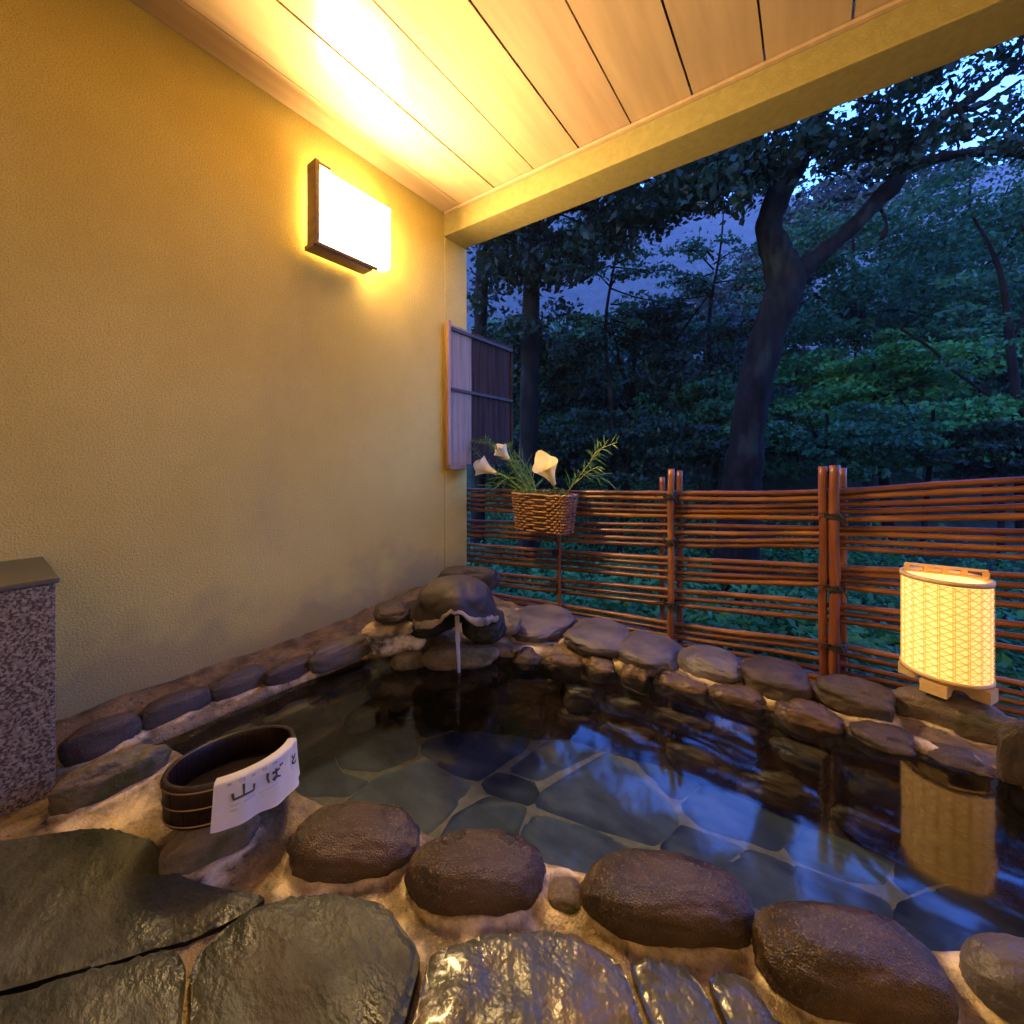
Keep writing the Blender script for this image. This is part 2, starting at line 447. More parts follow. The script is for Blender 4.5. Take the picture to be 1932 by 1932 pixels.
def stone_mesh(name, loc, dims, rz, seed, material, label, group=None, cat="stone", lump=.16, square=.82, parent=None, tilt=0, detail=.03):
    V, F = ico()
    a, c, b = dims
    vs = []
    for v in V:
        q = Vector([math.copysign(abs(k) ** square, k) for k in v])
        r = 1 + lump * fbm(v, .9, seed, 2) + lump * .35 * fbm(v, 2.3, seed + 5, 3) + detail * fbm(v, 6, seed + 9, 4) + .018 * abs(fbm(v, 3.2, seed + 17, 4))
        q = q * r
        vs.append((q.x * a, q.y * c, q.z * b))
    me = bpy.data.meshes.new(name)
    me.from_pydata(vs, [], F)
    me.polygons.foreach_set("use_smooth", [True] * len(F))
    me.update()
    o = link(name, me, material)
    o.location = loc; o.rotation_euler = (tilt, 0, rz)
    if label: tag(o, label, cat, group)
    return o

SPH = [Vector((math.sin(t) * math.cos(p), math.sin(t) * math.sin(p), math.cos(t))) for t in np.linspace(.05, math.pi - .05, 14) for p in np.linspace(0, 2 * math.pi, 24)]
def fit(u, v, w, h, z=None, y=None, b=.05, rz=0, square=.82):
    """size and place of a rounded stone from how wide and tall it looks"""
    p = PZ(u, v, z) if z is not None else PY(u, v, y)
    a, c = .1, .07
    cu, cv = u, v
    for _ in range(40):
        m = Matrix.Rotation(rz, 3, 'Z')
        P = [proj(p + m @ Vector([math.copysign(abs(k) ** square, k) * s for k, s in zip(q, (a, c, b))])) for q in SPH]
        us = [k[0] for k in P]; vv = [k[1] for k in P]
        a = min(.4, max(.02, a * (w / (max(us) - min(us))) ** .7)); c = min(1.3 * a, max(.36 * a, c * (h / (max(vv) - min(vv))) ** .7))
        cu += .6 * (u - (max(us) + min(us)) / 2); cv += .6 * (v - (max(vv) + min(vv)) / 2)
        p = PZ(cu, cv, z) if z is not None else PY(cu, cv, y)
    return p, (a, c, b)

def view_rot(u): return YAW + math.atan2(-(u - 966), FPX)   # crosswise to the line of sight

COLLARS = []
def stone(u, v, w, h, material, label, z=None, y=None, b=.05, rz=None, seed=0, group=None, lump=.16, square=.82, name="rim_stone"):
    rz = view_rot(u) if rz is None else rz
    p, d = fit(u, v, w, h, z, y, b, rz, square)
    COLLARS.append((p.x, p.y, d[0], d[1], d[2], rz, p.z))
    return stone_mesh(name, p, d, rz, seed, material, label, group, lump=lump, square=square)

# ================================================================== SETTING
POOL = [(-1.63, .33), (-1.62, .75), (-1.585, 1.05), (-1.42, 1.28), (-1.12, 1.42), (-.85, 1.58), (-.5, 1.66), (0, 1.69), (.40, 1.715), (.58, 1.66), (.66, 1.45),
        (.62, 1.22), (.32, 1.08), (.09, .965), (-.24, .83), (-.594, .67), (-.918, .555), (-1.10, .50), (-1.34, .42)]
def pool_sd(x, y):               # + outside, - inside
    d = 1e9; ins = False
    n = len(POOL)
    for i in range(n):
        x1, y1 = POOL[i]; x2, y2 = POOL[(i + 1) % n]
        if (y1 > y) != (y2 > y) and x < (x2 - x1) * (y - y1) / (y2 - y1) + x1: ins = not ins
        dx, dy = x2 - x1, y2 - y1
        t = max(0, min(1, ((x - x1) * dx + (y - y1) * dy) / (dx * dx + dy * dy)))
        d = min(d, math.hypot(x - x1 - t * dx, y - y1 - t * dy))
    return -d if ins else d
def sstep(a, b, x):
    t = max(0, min(1, (x - a) / (b - a))); return t * t * (3 - 2 * t)
def top_z(x, y):
    z = 0.0
    z -= .016 * sstep(1.2, 1.6, y)                                   # the far rim is a little higher
    z += .03 * sstep(-1.72, -1.95, x) - .012 * sstep(-1.5, -1.6, x)                               # rises against the wall
    z += .16 * math.exp(-(((x + 1.72) / .24) ** 2 + ((y - 1.62) / .34) ** 2))
    z += .05 * math.exp(-(((x + 1.3) / .2) ** 2 + ((y - 1.75) / .2) ** 2))
    z -= .10 * sstep(1.86, 2.06, y)
    return z

def ground_mesh():
    xs = np.linspace(-1.955, 1.81, 350); ys = np.linspace(-.85, 2.32, 330)
    vs = []; fs = []; lime = []
    LIME = [(230, 1542, .075, 0.54), (140, 1560, .05, .5), (330, 1640, .02, .4), (410, 1655, .022, .55), (545, 1668, .035, 0.47), (610, 1682, .025, .5), (705, 1712, .03, 0.43), (745, 1750, .03, 0.58), (790, 1795, .02, 0.43),
            (1830, 1850, .03, .8), (1790, 1930, .03, .6), (1425, 1770, .012, .5), (1100, 1740, .012, .4), (1010, 1740, .02, .45), (350, 1860, .012, .3), (880, 1770, .02, .3),
            (1000, 1222, .05, .55), (1150, 1240, .05, .6), (950, 1205, .05, .5), (1330, 1300, .04, .35), (1420, 1322, .03, .6), (1560, 1340, .03, .55), (1640, 1350, .03, .4), (1760, 1400, .04, .55), (1830, 1420, .03, .4),
            (250, 1400, .02, .5), (180, 1340, .07, .08), (260, 1312, .07, .08), (340, 1286, .07, .08), (430, 1258, .07, .08), (520, 1228, .07, .08), (610, 1200, .07, .08), (700, 1200, .06, .45)]
    LW = [(PZ(u, v, 0.0), r, a) for u, v, r, a in LIME]
    for j, y in enumerate(ys):
        for i, x in enumerate(xs):
            lime.append(max(a * math.exp(-((x - q.x) ** 2 + (y - q.y) ** 2) / (r * r)) for q, r, a in LW))
            d = pool_sd(x, y)
            k = sstep(-.075, .02, d)
            n1 = fbm((x, y, 0), 9, 2, 4); n2 = fbm((x, y, 0), 30, 4, 3)
            t = top_z(x, y) + .012 * n1 + .003 * n2 + (.012 * math.exp(-((d - .04) / .05) ** 2) if d > 0 else 0)
            z = (FLOOR_Z - .012) * (1 - k) + t * k
            vs.append((x, y, z))
    nx = len(xs)
    for j in range(len(ys) - 1):
        for i in range(nx - 1):
            a = j * nx + i
            fs.append((a, a + 1, a + nx + 1, a + nx))
    V = np.array(vs)
    lime = np.array(lime)
    for cx, cy, a, c, b, rz, zc in COLLARS:
        if zc > .075: continue
        dx, dy = V[:, 0] - cx, V[:, 1] - cy
        e1 = (dx * math.cos(rz) + dy * math.sin(rz)); e2 = (-dx * math.sin(rz) + dy * math.cos(rz))
        k = math.sqrt(max(.2, 1 - (zc / b) ** 2)) if zc < b else .5
        rho = np.sqrt((e1 / (a * k)) ** 2 + (e2 / (c * k)) ** 2) + 1e-6
        d = (1 - 1 / rho) * np.sqrt(dx * dx + dy * dy)
        on = V[:, 2] > -.02
        V[:, 2] += on * .009 * np.exp(-((d - .004) / .016) ** 2)
        lime = np.maximum(lime, .42 * np.exp(-((d - .012) / .014) ** 2))
    vs = [tuple(p) for p in V]
    o = raw("ground", vs, fs, "mortar", smooth=True)
    o.data.attributes.new("limewash", 'FLOAT', 'POINT').data.foreach_set("value", lime)
    return tag(o, kind="structure")
def poly_slab(name, poly, z, h, material, parent, seed, cell=.022, relief=.004, rscale=7, edge=.012, jit=.006, rstretch=1.0, soft=1):
    """a flat stone with broken edges and a split face"""
    pts = []
    n = len(poly)
    for i in range(n):
        a, b = Vector(poly[i]), Vector(poly[(i + 1) % n])
        m = max(1, int((b - a).length / .018))
        for k in range(m):
            p = a.lerp(b, k / m)
            pts.append(Vector((p.x + jit * fbm((p.x, p.y, 1), 16, seed, 3), p.y + jit * fbm((p.x, p.y, 9), 16, seed, 3))))
    # round the corners a little
    for _ in range(soft):
        pts = [(pts[i - 1] + pts[i] * 2 + pts[(i + 1) % len(pts)]) / 4 for i in range(len(pts))]
    nb = len(pts)
    lo = [min(p[k] for p in pts) for k in (0, 1)]; hi = [max(p[k] for p in pts) for k in (0, 1)]
    rnd = random.Random(seed)
    def dist(q):
        d = 1e9; ins = False
        for i in range(nb):
            p1, p2 = pts[i], pts[(i + 1) % nb]
            if (p1.y > q.y) != (p2.y > q.y) and q.x < (p2.x - p1.x) * (q.y - p1.y) / (p2.y - p1.y) + p1.x: ins = not ins
            d = min(d, (q - p1).length_squared)
        return math.sqrt(d) if ins else -1
    inner = []
    x = lo[0]
    while x < hi[0]:
        y = lo[1]
        while y < hi[1]:
            q = Vector((x + rnd.uniform(-.3, .3) * cell, y + rnd.uniform(-.3, .3) * cell))
            d = dist(q)
            if d > cell * .45: inner.append((q, d))
            y += cell
        x += cell
    allp = pts + [q for q, d in inner]
    ds = [0] * nb + [d for q, d in inner]
    V, E, F, *_ = geometry.delaunay_2d_cdt(allp, [(i, (i + 1) % nb) for i in range(nb)], [], 1, 1e-6)
    ds2 = []
    key = {(round(p.x, 5), round(p.y, 5)): d for p, d in zip(allp, ds)}
    vs = []
    for p in V:
        d = key.get((round(p.x, 5), round(p.y, 5)), 0)
        k = 1 - math.exp(-d / edge)
        vs.append((p.x, p.y, z + h * k + k * relief * fbm((p.x, p.y * rstretch, 0), rscale, seed, 5)))
    fs = [tuple(f) for f in F]
    base = len(vs)
    # skirt
    kidx = {}
    for i, p in enumerate(V): kidx[(round(p.x, 5), round(p.y, 5))] = i
    ring = [kidx.get((round(p.x, 5), round(p.y, 5))) for p in pts]
    if all(r is not None for r in ring):
        for r in ring: vs.append((vs[r][0], vs[r][1], z - .03))
        for i in range(nb):
            fs.append((ring[i], base + i, base + (i + 1) % nb, ring[(i + 1) % nb]))
    return raw(name, vs, fs, material, parent, smooth=True)

paving = bpy.data.objects.new("pavement", None); COL.objects.link(paving); tag(paving, kind="structure")
FLAGS = [
    ([(-60, 1592), (60, 1578), (180, 1562), (292, 1586), (304, 1618), (340, 1652), (420, 1678), (512, 1690), (436, 1736), (346, 1778), (150, 1830), (-60, 1886)], "flag"),
    ([(-60, 1892), (160, 1836), (326, 1788), (350, 1830), (344, 1880), (338, 1960), (318, 2150), (-80, 2150)], "flag"),
    ([(502, 1704), (560, 1692), (640, 1688), (722, 1706), (768, 1765), (796, 1808), (778, 1880), (752, 1960), (700, 2150), (360, 2150), (356, 1930), (364, 1806), (430, 1746)], "flag"),
    ([(810, 1800), (860, 1782), (940, 1766), (1020, 1752), (1110, 1778), (1170, 1810), (1198, 1880), (1226, 1960), (1270, 2150), (712, 2150), (764, 1958), (792, 1880)], "flag_wet"),
    ([(1184, 1808), (1240, 1815), (1304, 1828), (1338, 1880), (1370, 1960), (1430, 2150), (1285, 2150), (1240, 1955), (1212, 1880)], "flag_wet"),
    ([(1320, 1832), (1410, 1836), (1440, 1880), (1490, 1965), (1560, 2150), (1446, 2150), (1384, 1950), (1352, 1880)], "flag_wet"),
]
for i, (pp, m) in enumerate(FLAGS):
    poly = [PZ(u, v, .012).xy for u, v in pp]
    wet = m == "flag_wet"
    poly_slab("flagstone", poly, .012, .008, m, paving, 20 + i, cell=.012, relief=.012 if wet else .009, rscale=8 if wet else 5, edge=.005, jit=.006,
              rstretch=1.0 if wet else 2.2)

pool_floor = bpy.data.objects.new("pool_floor", None); COL.objects.link(pool_floor); tag(pool_floor, kind="structure")
gv = [(x, y, FLOOR_Z - .004) for x, y in [(-1.6, .2), (.8, .2), (.8, 1.8), (-1.6, 1.8)]]
raw("grout_bed", gv, [(0, 1, 2, 3)], "grout", pool_floor)
SLABS = [
    ([(628, 1405), (700, 1345), (760, 1340), (782, 1400), (792, 1425), (720, 1452), (645, 1448)], "slab"),
    ([(560, 1415), (618, 1398), (640, 1455), (700, 1470), (655, 1500), (560, 1500)], "slab"),
    ([(800, 1398), (900, 1368), (1000, 1392), (985, 1415), (900, 1470), (835, 1448), (800, 1420)], "slab"),
    ([(770, 1332), (860, 1318), (935, 1322), (898, 1358), (800, 1388)], "slab"),
    ([(950, 1318), (1050, 1345), (1060, 1365), (1012, 1392), (912, 1362)], "slab_dark"),
    ([(712, 1466), (800, 1432), (890, 1478), (850, 1530), (780, 1600), (640, 1600), (650, 1510)], "slab"),
    ([(908, 1472), (948, 1456), (1022, 1480), (1000, 1520), (925, 1498)], "slab_dark"),
    ([(960, 1450), (1072, 1368), (1160, 1402), (1020, 1470)], "slab"),
    ([(1030, 1490), (1150, 1418), (1258, 1512), (1275, 1552), (1230, 1590), (1120, 1555), (1010, 1518)], "slab"),
    ([(860, 1540), (920, 1505), (990, 1525), (970, 1570), (960, 1640), (800, 1640)], "slab"),
    ([(985, 1570), (1010, 1530), (1115, 1565), (1215, 1605), (1290, 1650), (1220, 1720), (985, 1720)], "slab"),
    ([(1165, 1398), (1240, 1420), (1330, 1470), (1280, 1505), (1262, 1500)], "slab"),
    ([(1345, 1470), (1480, 1520), (1530, 1550), (1460, 1600), (1330, 1560), (1285, 1520)], "slab"),
    ([(1545, 1552), (1650, 1572), (1692, 1590), (1660, 1660), (1600, 1655), (1475, 1608)], "slab_green"),
    ([(1250, 1598), (1290, 1560), (1400, 1600), (1330, 1640), (1300, 1645)], "slab"),
    ([(1420, 1602), (1590, 1662), (1670, 1690), (1690, 1740), (1600, 1800), (1440, 1740), (1320, 1660)], "slab"),
    ([(1680, 1670), (1705, 1600), (1800, 1620), (1825, 1650), (1700, 1692)], "slab_dark"),
    ([(1700, 1705), (1840, 1655), (1980, 1720), (2000, 1900), (1720, 1880), (1690, 1780)], "slab"),
    ([(1240, 1660), (1310, 1655), (1430, 1750), (1590, 1810), (1600, 1900), (1240, 1800)], "slab"),
    ([(1075, 1355), (1130, 1362), (1170, 1388), (1150, 1390)], "slab"),
    ([(1715, 1590), (1870, 1620), (2050, 1690), (2050, 1760), (1985, 1705), (1850, 1645)], "slab_dark"),
]
for i, (pp, m) in enumerate(SLABS):
    q = [PZ(u, v, FLOOR_Z).xy for u, v in pp]
    c = sum(q, Vector((0, 0))) / len(q)
    poly_slab("floor_slab", [p + (p - c).normalized() * .015 for p in q], FLOOR_Z - .006 + .0006 * (i % 5), .008, m, pool_floor, 60 + i, cell=.04, relief=.002, edge=.004, jit=.003)

# water surface
def water():
    bm = bmesh.new()
    n = len(POOL)
    cx = sum(p[0] for p in POOL) / n; cy = sum(p[1] for p in POOL) / n
    vs = []
    for x, y in POOL:
        d = Vector((x - cx, y - cy)); d = d.normalized() * .03
        vs.append(bm.verts.new((x + d.x, y + d.y, WATER_Z)))
    bm.faces.new(vs)
    bmesh.ops.triangulate(bm, faces=bm.faces)
    o = obj("water", bm, "water")
    if o.data.polygons[0].normal.z < 0: o.data.flip_normals()
    return tag(o, kind="structure")
water()

# ------------------------------------------------------------------ the roofed terrace
house = empty("bathhouse", (-1.95, 1.88, 0), "roofed bath terrace with ochre plaster wall, pale plank ceiling and beam", "building")
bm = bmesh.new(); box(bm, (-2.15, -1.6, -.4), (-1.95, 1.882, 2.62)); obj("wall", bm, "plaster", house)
bm = bmesh.new(); box(bm, (-1.948, -1.0, -.4), (2.0, -.80, 2.48)); obj("wall", bm, "plaster_bounce", house)  # unseen wall behind the camera, added to bounce lamp light onto the terrace
bm = bmesh.new(); box(bm, (1.80, -.798, -.4), (2.0, 1.95, 2.48)); obj("wall", bm, "plaster_bounce", house)  # unseen wall to the right, added for more bounced fill light
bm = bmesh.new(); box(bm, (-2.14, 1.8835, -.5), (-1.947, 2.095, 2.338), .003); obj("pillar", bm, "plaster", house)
beam_x0, beam_x1 = -2.14, 3.2
bm = bmesh.new(); box(bm, (0, 0, 2.34), (beam_x1 - beam_x0, .205, 2.66), .006)
bmesh.ops.transform(bm, matrix=Matrix.Translation((beam_x0, 1.872, 0)) @ Matrix.Rotation(math.atan(.045), 4, 'Z'), verts=bm.verts)
obj("beam", bm, "plaster_beam", house)
ceil = bpy.data.objects.new("ceiling", None); COL.objects.link(ceil); ceil.parent = house
ceil.matrix_parent_inverse = base_matrix(house).inverted()
bm = bmesh.new(); box(bm, (-2.1, -1.8, 2.505), (3.2, 1.9, 2.65)); obj("ceiling_back", bm, "groove", ceil)
x0 = -1.948
edges = [-1.948, -1.80] + [-1.80 + .275 * k for k in range(1, 18)]
for k, (a, b) in enumerate(zip(edges, edges[1:])):
    g = .0015 if k == 0 else .004
    bm = bmesh.new()
    ya, yb = 1.868 + .045 * (a + 1.95), 1.868 + .045 * (b + 1.95)
    drop = .002 * (k % 2)
    v = [bm.verts.new(c) for c in ((a + g, -1.6, 2.49 - drop), (b - g, -1.6, 2.49 - drop), (b - g, yb, 2.49 - drop), (a + g, ya, 2.49 - drop))]
    f = bm.faces.new(v)
    r = bmesh.ops.extrude_face_region(bm, geom=[f])
    bmesh.ops.translate(bm, vec=(0, 0, .0135), verts=[q for q in r['geom'] if isinstance(q, bmesh.types.BMVert)])
    obj("plank", bm, "plank", ceil)
bm = bmesh.new(); box(bm, (.02, -.022, 2.47), (beam_x1 - beam_x0, -.0005, 2.4855), .002)
bmesh.ops.transform(bm, matrix=Matrix.Translation((beam_x0 + .19, 1.8795, 0)) @ Matrix.Rotation(math.atan(.045), 4, 'Z'), verts=bm.verts)
obj("cornice", bm, "plank", ceil)

# ------------------------------------------------------------------ land outside
def land_z(x, y):
    f = -SN * x + CS * y; r = CS * x + SN * y
    z = -.45 - .16 * min(max(y - 2.4, 0), 3.5)
    z += .42 * max(f - 7 + .25 * min(r, 0), 0) * sstep(-4, 6, r) * (1 - sstep(18, 40, f))
    z += .10 * max(f - 8, 0) * (1 - sstep(20, 60, f))
    return z + .12 * fbm((x, y, 0), .35, 3, 4)
def land():
    rs = [2.24, 2.6, 3, 3.5, 4, 4.6, 5.3, 6, 7, 8, 9.3, 10.6, 12, 14, 16, 19, 23, 28, 36, 50, 80, 140, 260, 500, 900]
    vs, fs = [], []
    n = 70
    for r in rs:
        for k in range(n):
            x = (k / (n - 1) - .5) * 2 * (7 + 1.7 * r)
            vs.append((x, r, land_z(x, r) if r < 60 else -1.6))
    for j in range(len(rs) - 1):
        for i in range(n - 1):
            a = j * n + i; fs.append((a, a + 1, a + n + 1, a + n))
    vs += [(-40, 2.24, -.62), (40, 2.24, -.62), (40, -60, -.62), (-40, -60, -.62)]
    b = len(vs); fs.append((b - 4, b - 3, b - 2, b - 1))
    tag(raw("terrain", vs, fs, "soil", smooth=True), kind="structure")
land()

def mountain():
    vs, fs = [], []
    nu, nr = 160, 30
    for j in range(nr):
        k = j / (nr - 1)
        for i in range(nu):
            u = 500 + i * 12.0
            crest = 345 + 30 * math.sin((u - 900) / 330) + 26 * fbm((u / 160, 0, 0), 1, 7, 5) - .10 * max(u - 1500, 0)
            t = 130 + 130 * k
            h = (HOR - crest) / FPX * 260 + CAM_Z
            p = PT(u, HOR, t)
            z = -6 + (h + 6) * k ** .9 + 3.5 * fbm((p.x, p.y, 0), .05, 2, 6) * k
            vs.append((p.x, p.y, z))
    for j in range(nr - 1):
        for i in range(nu - 1):
            a = j * nu + i; fs.append((a, a + 1, a + nu + 1, a + nu))
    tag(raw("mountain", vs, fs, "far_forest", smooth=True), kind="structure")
mountain()

# ================================================================== STONES
near = "rounded stones along the near rim of the bath"
RIM = math.atan2(.33, .95)
stone(395, 1590, 190, 78, "stone_brown", "flat brown stone in pale mortar directly under the wooden bucket", z=.032, b=.055, seed=1, group=near)
stone(663, 1590, 240, 156, "basalt_wet", "dark rounded stone on the near rim just right of the towel", z=.022, b=.052, seed=2, group=near, rz=R(36), lump=.13, square=.86)
stone(898, 1654, 264, 174, "basalt_wet", "shiny dark oval stone in the middle of the near rim", z=.024, b=.058, seed=3, group=near, rz=R(37), lump=.06, square=.92)
stone(1260, 1704, 325, 192, "basalt_wet", "long dark brown stone of the near rim, behind the wet flagstones", z=.024, b=.056, seed=14, group=near, rz=R(31), lump=.10, square=.84)
stone(1612, 1832, 384, 264, "basalt_wet", "largest dark brown stone of the near rim, at the lower right", z=.028, b=.064, seed=5, group=near, rz=R(27), lump=.10, square=.84)
stone(1935, 1862, 245, 205, "basalt_grey", "grey stone of the near rim cut off by the right picture edge", z=.026, b=.055, seed=6, group=near, rz=R(36), lump=.08, square=.9)
stone(1068, 1700, 80, 90, "stone_brown", "small brown filler stone between the shiny oval and the long stone", z=.0, b=.03, seed=36, group=near)

wallg = "stones along the foot of the plaster wall"
stone(205, 1476, 215, 92, "stone_moss", "rough mossy stone between the granite counter and the bucket", z=.03, b=.06, seed=7, group=wallg, lump=.25)
stone(190, 1396, 166, 92, "basalt", "smooth purple-grey stone beside the granite counter", z=.03, b=.055, seed=8, group=wallg)
stone(330, 1336, 150, 74, "basalt", "second stone from the counter at the foot of the wall", z=.03, b=.05, rz=R(90), seed=9, group=wallg)
stone(448, 1290, 118, 58, "basalt", "third stone from the counter at the foot of the wall", z=.03, b=.045, rz=R(90), seed=10, group=wallg)
stone(546, 1264, 98, 48, "basalt", "small low stone at the foot of the wall, below the wall lamp", z=.025, b=.04, rz=R(90), seed=11, group=wallg)
stone(640, 1234, 118, 62, "basalt_grey", "bluish grey stone at the foot of the wall nearest the spout", z=.035, b=.055, rz=R(80), seed=12, group=wallg)

spoutg = "stones piled round the water spout"
stone(738, 1156, 66, 46, "basalt", "dark stone on the pale ledge left of the spout stone", z=.19, b=.035, seed=13, group=spoutg)
stone(742, 1186, 108, 36, "stone_pale", "pale flat ledge stone left of the spout under a dark stone", z=.125, b=.032, seed=16, group=spoutg)
stone(744, 1212, 100, 44, "stone_marbled", "wet marbled stone at the water's edge left of the spout", z=.06, b=.045, seed=17, group=spoutg, lump=.3)
stone(866, 1238, 138, 58, "stone_brown", "smooth rounded stone under the falling water", z=.01, b=.055, seed=18, group=spoutg)
stone(772, 1246, 66, 44, "stone_brown", "small brown stone left of the one under the falling water", z=-.01, b=.04, seed=19, group=spoutg)
stone(884, 1098, 112, 58, "basalt_dark", "dark stone behind the spout stone against the wall corner", z=.19, b=.085, seed=20, group=spoutg)
stone(950, 1172, 60, 56, "stone_brown", "lumpy brown stone right of the spout", z=.10, b=.05, seed=21, group=spoutg)
stone(812, 1165, 110, 70, "cave", "stone coloured black for the shade inside the spout niche, left of the stream", z=.13, b=.06, seed=22, group=spoutg)
stone(915, 1180, 80, 66, "cave", "stone coloured black for the shade inside the spout niche, right of the stream", z=.11, b=.06, seed=23, group=spoutg)

fg = "stones along the far rim below the bamboo fence"
FAR = [
    (1020, 1180, 132, 76, "basalt_grey", "large smooth grey stone right of the water spout below the fence", 1.77, .055),
    (1132, 1202, 128, 70, "basalt_grey", "flat grey stone with a pale mortar lip, second right of the spout", 1.77, .045),
    (1224, 1236, 128, 90, "basalt_grey", "round grey stone of the far rim below the middle fence post", 1.79, .062),
    (1346, 1256, 126, 76, "basalt_grey", "flat lilac-grey stone of the far rim between the two tall fence posts", 1.81, .05),
    (1464, 1284, 138, 92, "basalt", "brown-grey stone of the far rim left of the double fence post", 1.82, .058),
    (1612, 1320, 160, 100, "basalt", "dark oval stone of the far rim next to the lantern's stone", 1.83, .065),
    (1800, 1356, 264, 112, "stone_brown", "big flat mossy brown stone carrying the glowing lantern", 1.93, .075),
]
for i, (u, v, w, h, m, lab, y, b) in enumerate(FAR):
    stone(u, v, w, h, m, lab, y=y, b=b, rz=R(3), seed=30 + i, group=fg, square=.75 if i == 6 else .82)
stone(1935, 1430, 110, 110, "basalt", "brown stone of the far rim at the right picture edge below the lantern", y=1.72, b=.10, rz=R(20), seed=44, group=fg)

# sunk courses of the bath side
sunk = "dark stones of the sunken bath side"
def course(pts, z, n, seed, lab, lo=.07, hi=.11, mats=("stone_sunk",)):
    rnd = random.Random(seed)
    L = [Vector(p) for p in pts]
    seg = [(b - a).length for a, b in zip(L, L[1:])]
    tot = sum(seg)
    d = .04
    while d < tot:
        a = rnd.uniform(lo, hi)
        q = d + a
        s = q
        for k, l in enumerate(seg):
            if s <= l or k == len(seg) - 1:
                p = L[k].lerp(L[k + 1], min(s / l, 1)); dr = (L[k + 1] - L[k]).normalized(); break
            s -= l
        stone_mesh("bath_side_stone", (p.x, p.y, z + rnd.uniform(-.018, .018)), (a, rnd.uniform(.05, .065), rnd.uniform(.042, .06)),
                   math.atan2(dr.y, dr.x) + rnd.uniform(-.1, .1), rnd.randrange(900), rnd.choice(mats), lab, sunk, lump=.22, square=.75)
        d += 2 * a + rnd.uniform(.002, .015)
FARL = [(-1.12, 1.44), (-.85, 1.60), (-.5, 1.68), (0, 1.71), (.40, 1.735), (.58, 1.68)]
course(FARL, -.055, 0, 1, "dark stone at the waterline of the far bath side below the fence", .06, .10, ("stone_sunk", "basalt"))
course([(x, y - .02) for x, y in FARL], -.155, 0, 2, "dark stone sunk in the middle of the far bath side below the fence", .07, .12)
course([(x, y - .035) for x, y in FARL], -.265, 0, 3, "dark stone at the foot of the far bath side on the pool floor", .08, .13)
LEFTL = [(-1.64, .42), (-1.62, .75), (-1.59, 1.05), (-1.43, 1.30), (-1.12, 1.44)]
course(LEFTL, -.12, 0, 4, "dark stone sunk in the bath side along the plaster wall", .08, .12)
course([(x + .03, y) for x, y in LEFTL], -.25, 0, 5, "dark stone at the foot of the bath side along the plaster wall", .08, .13)

ground_mesh()

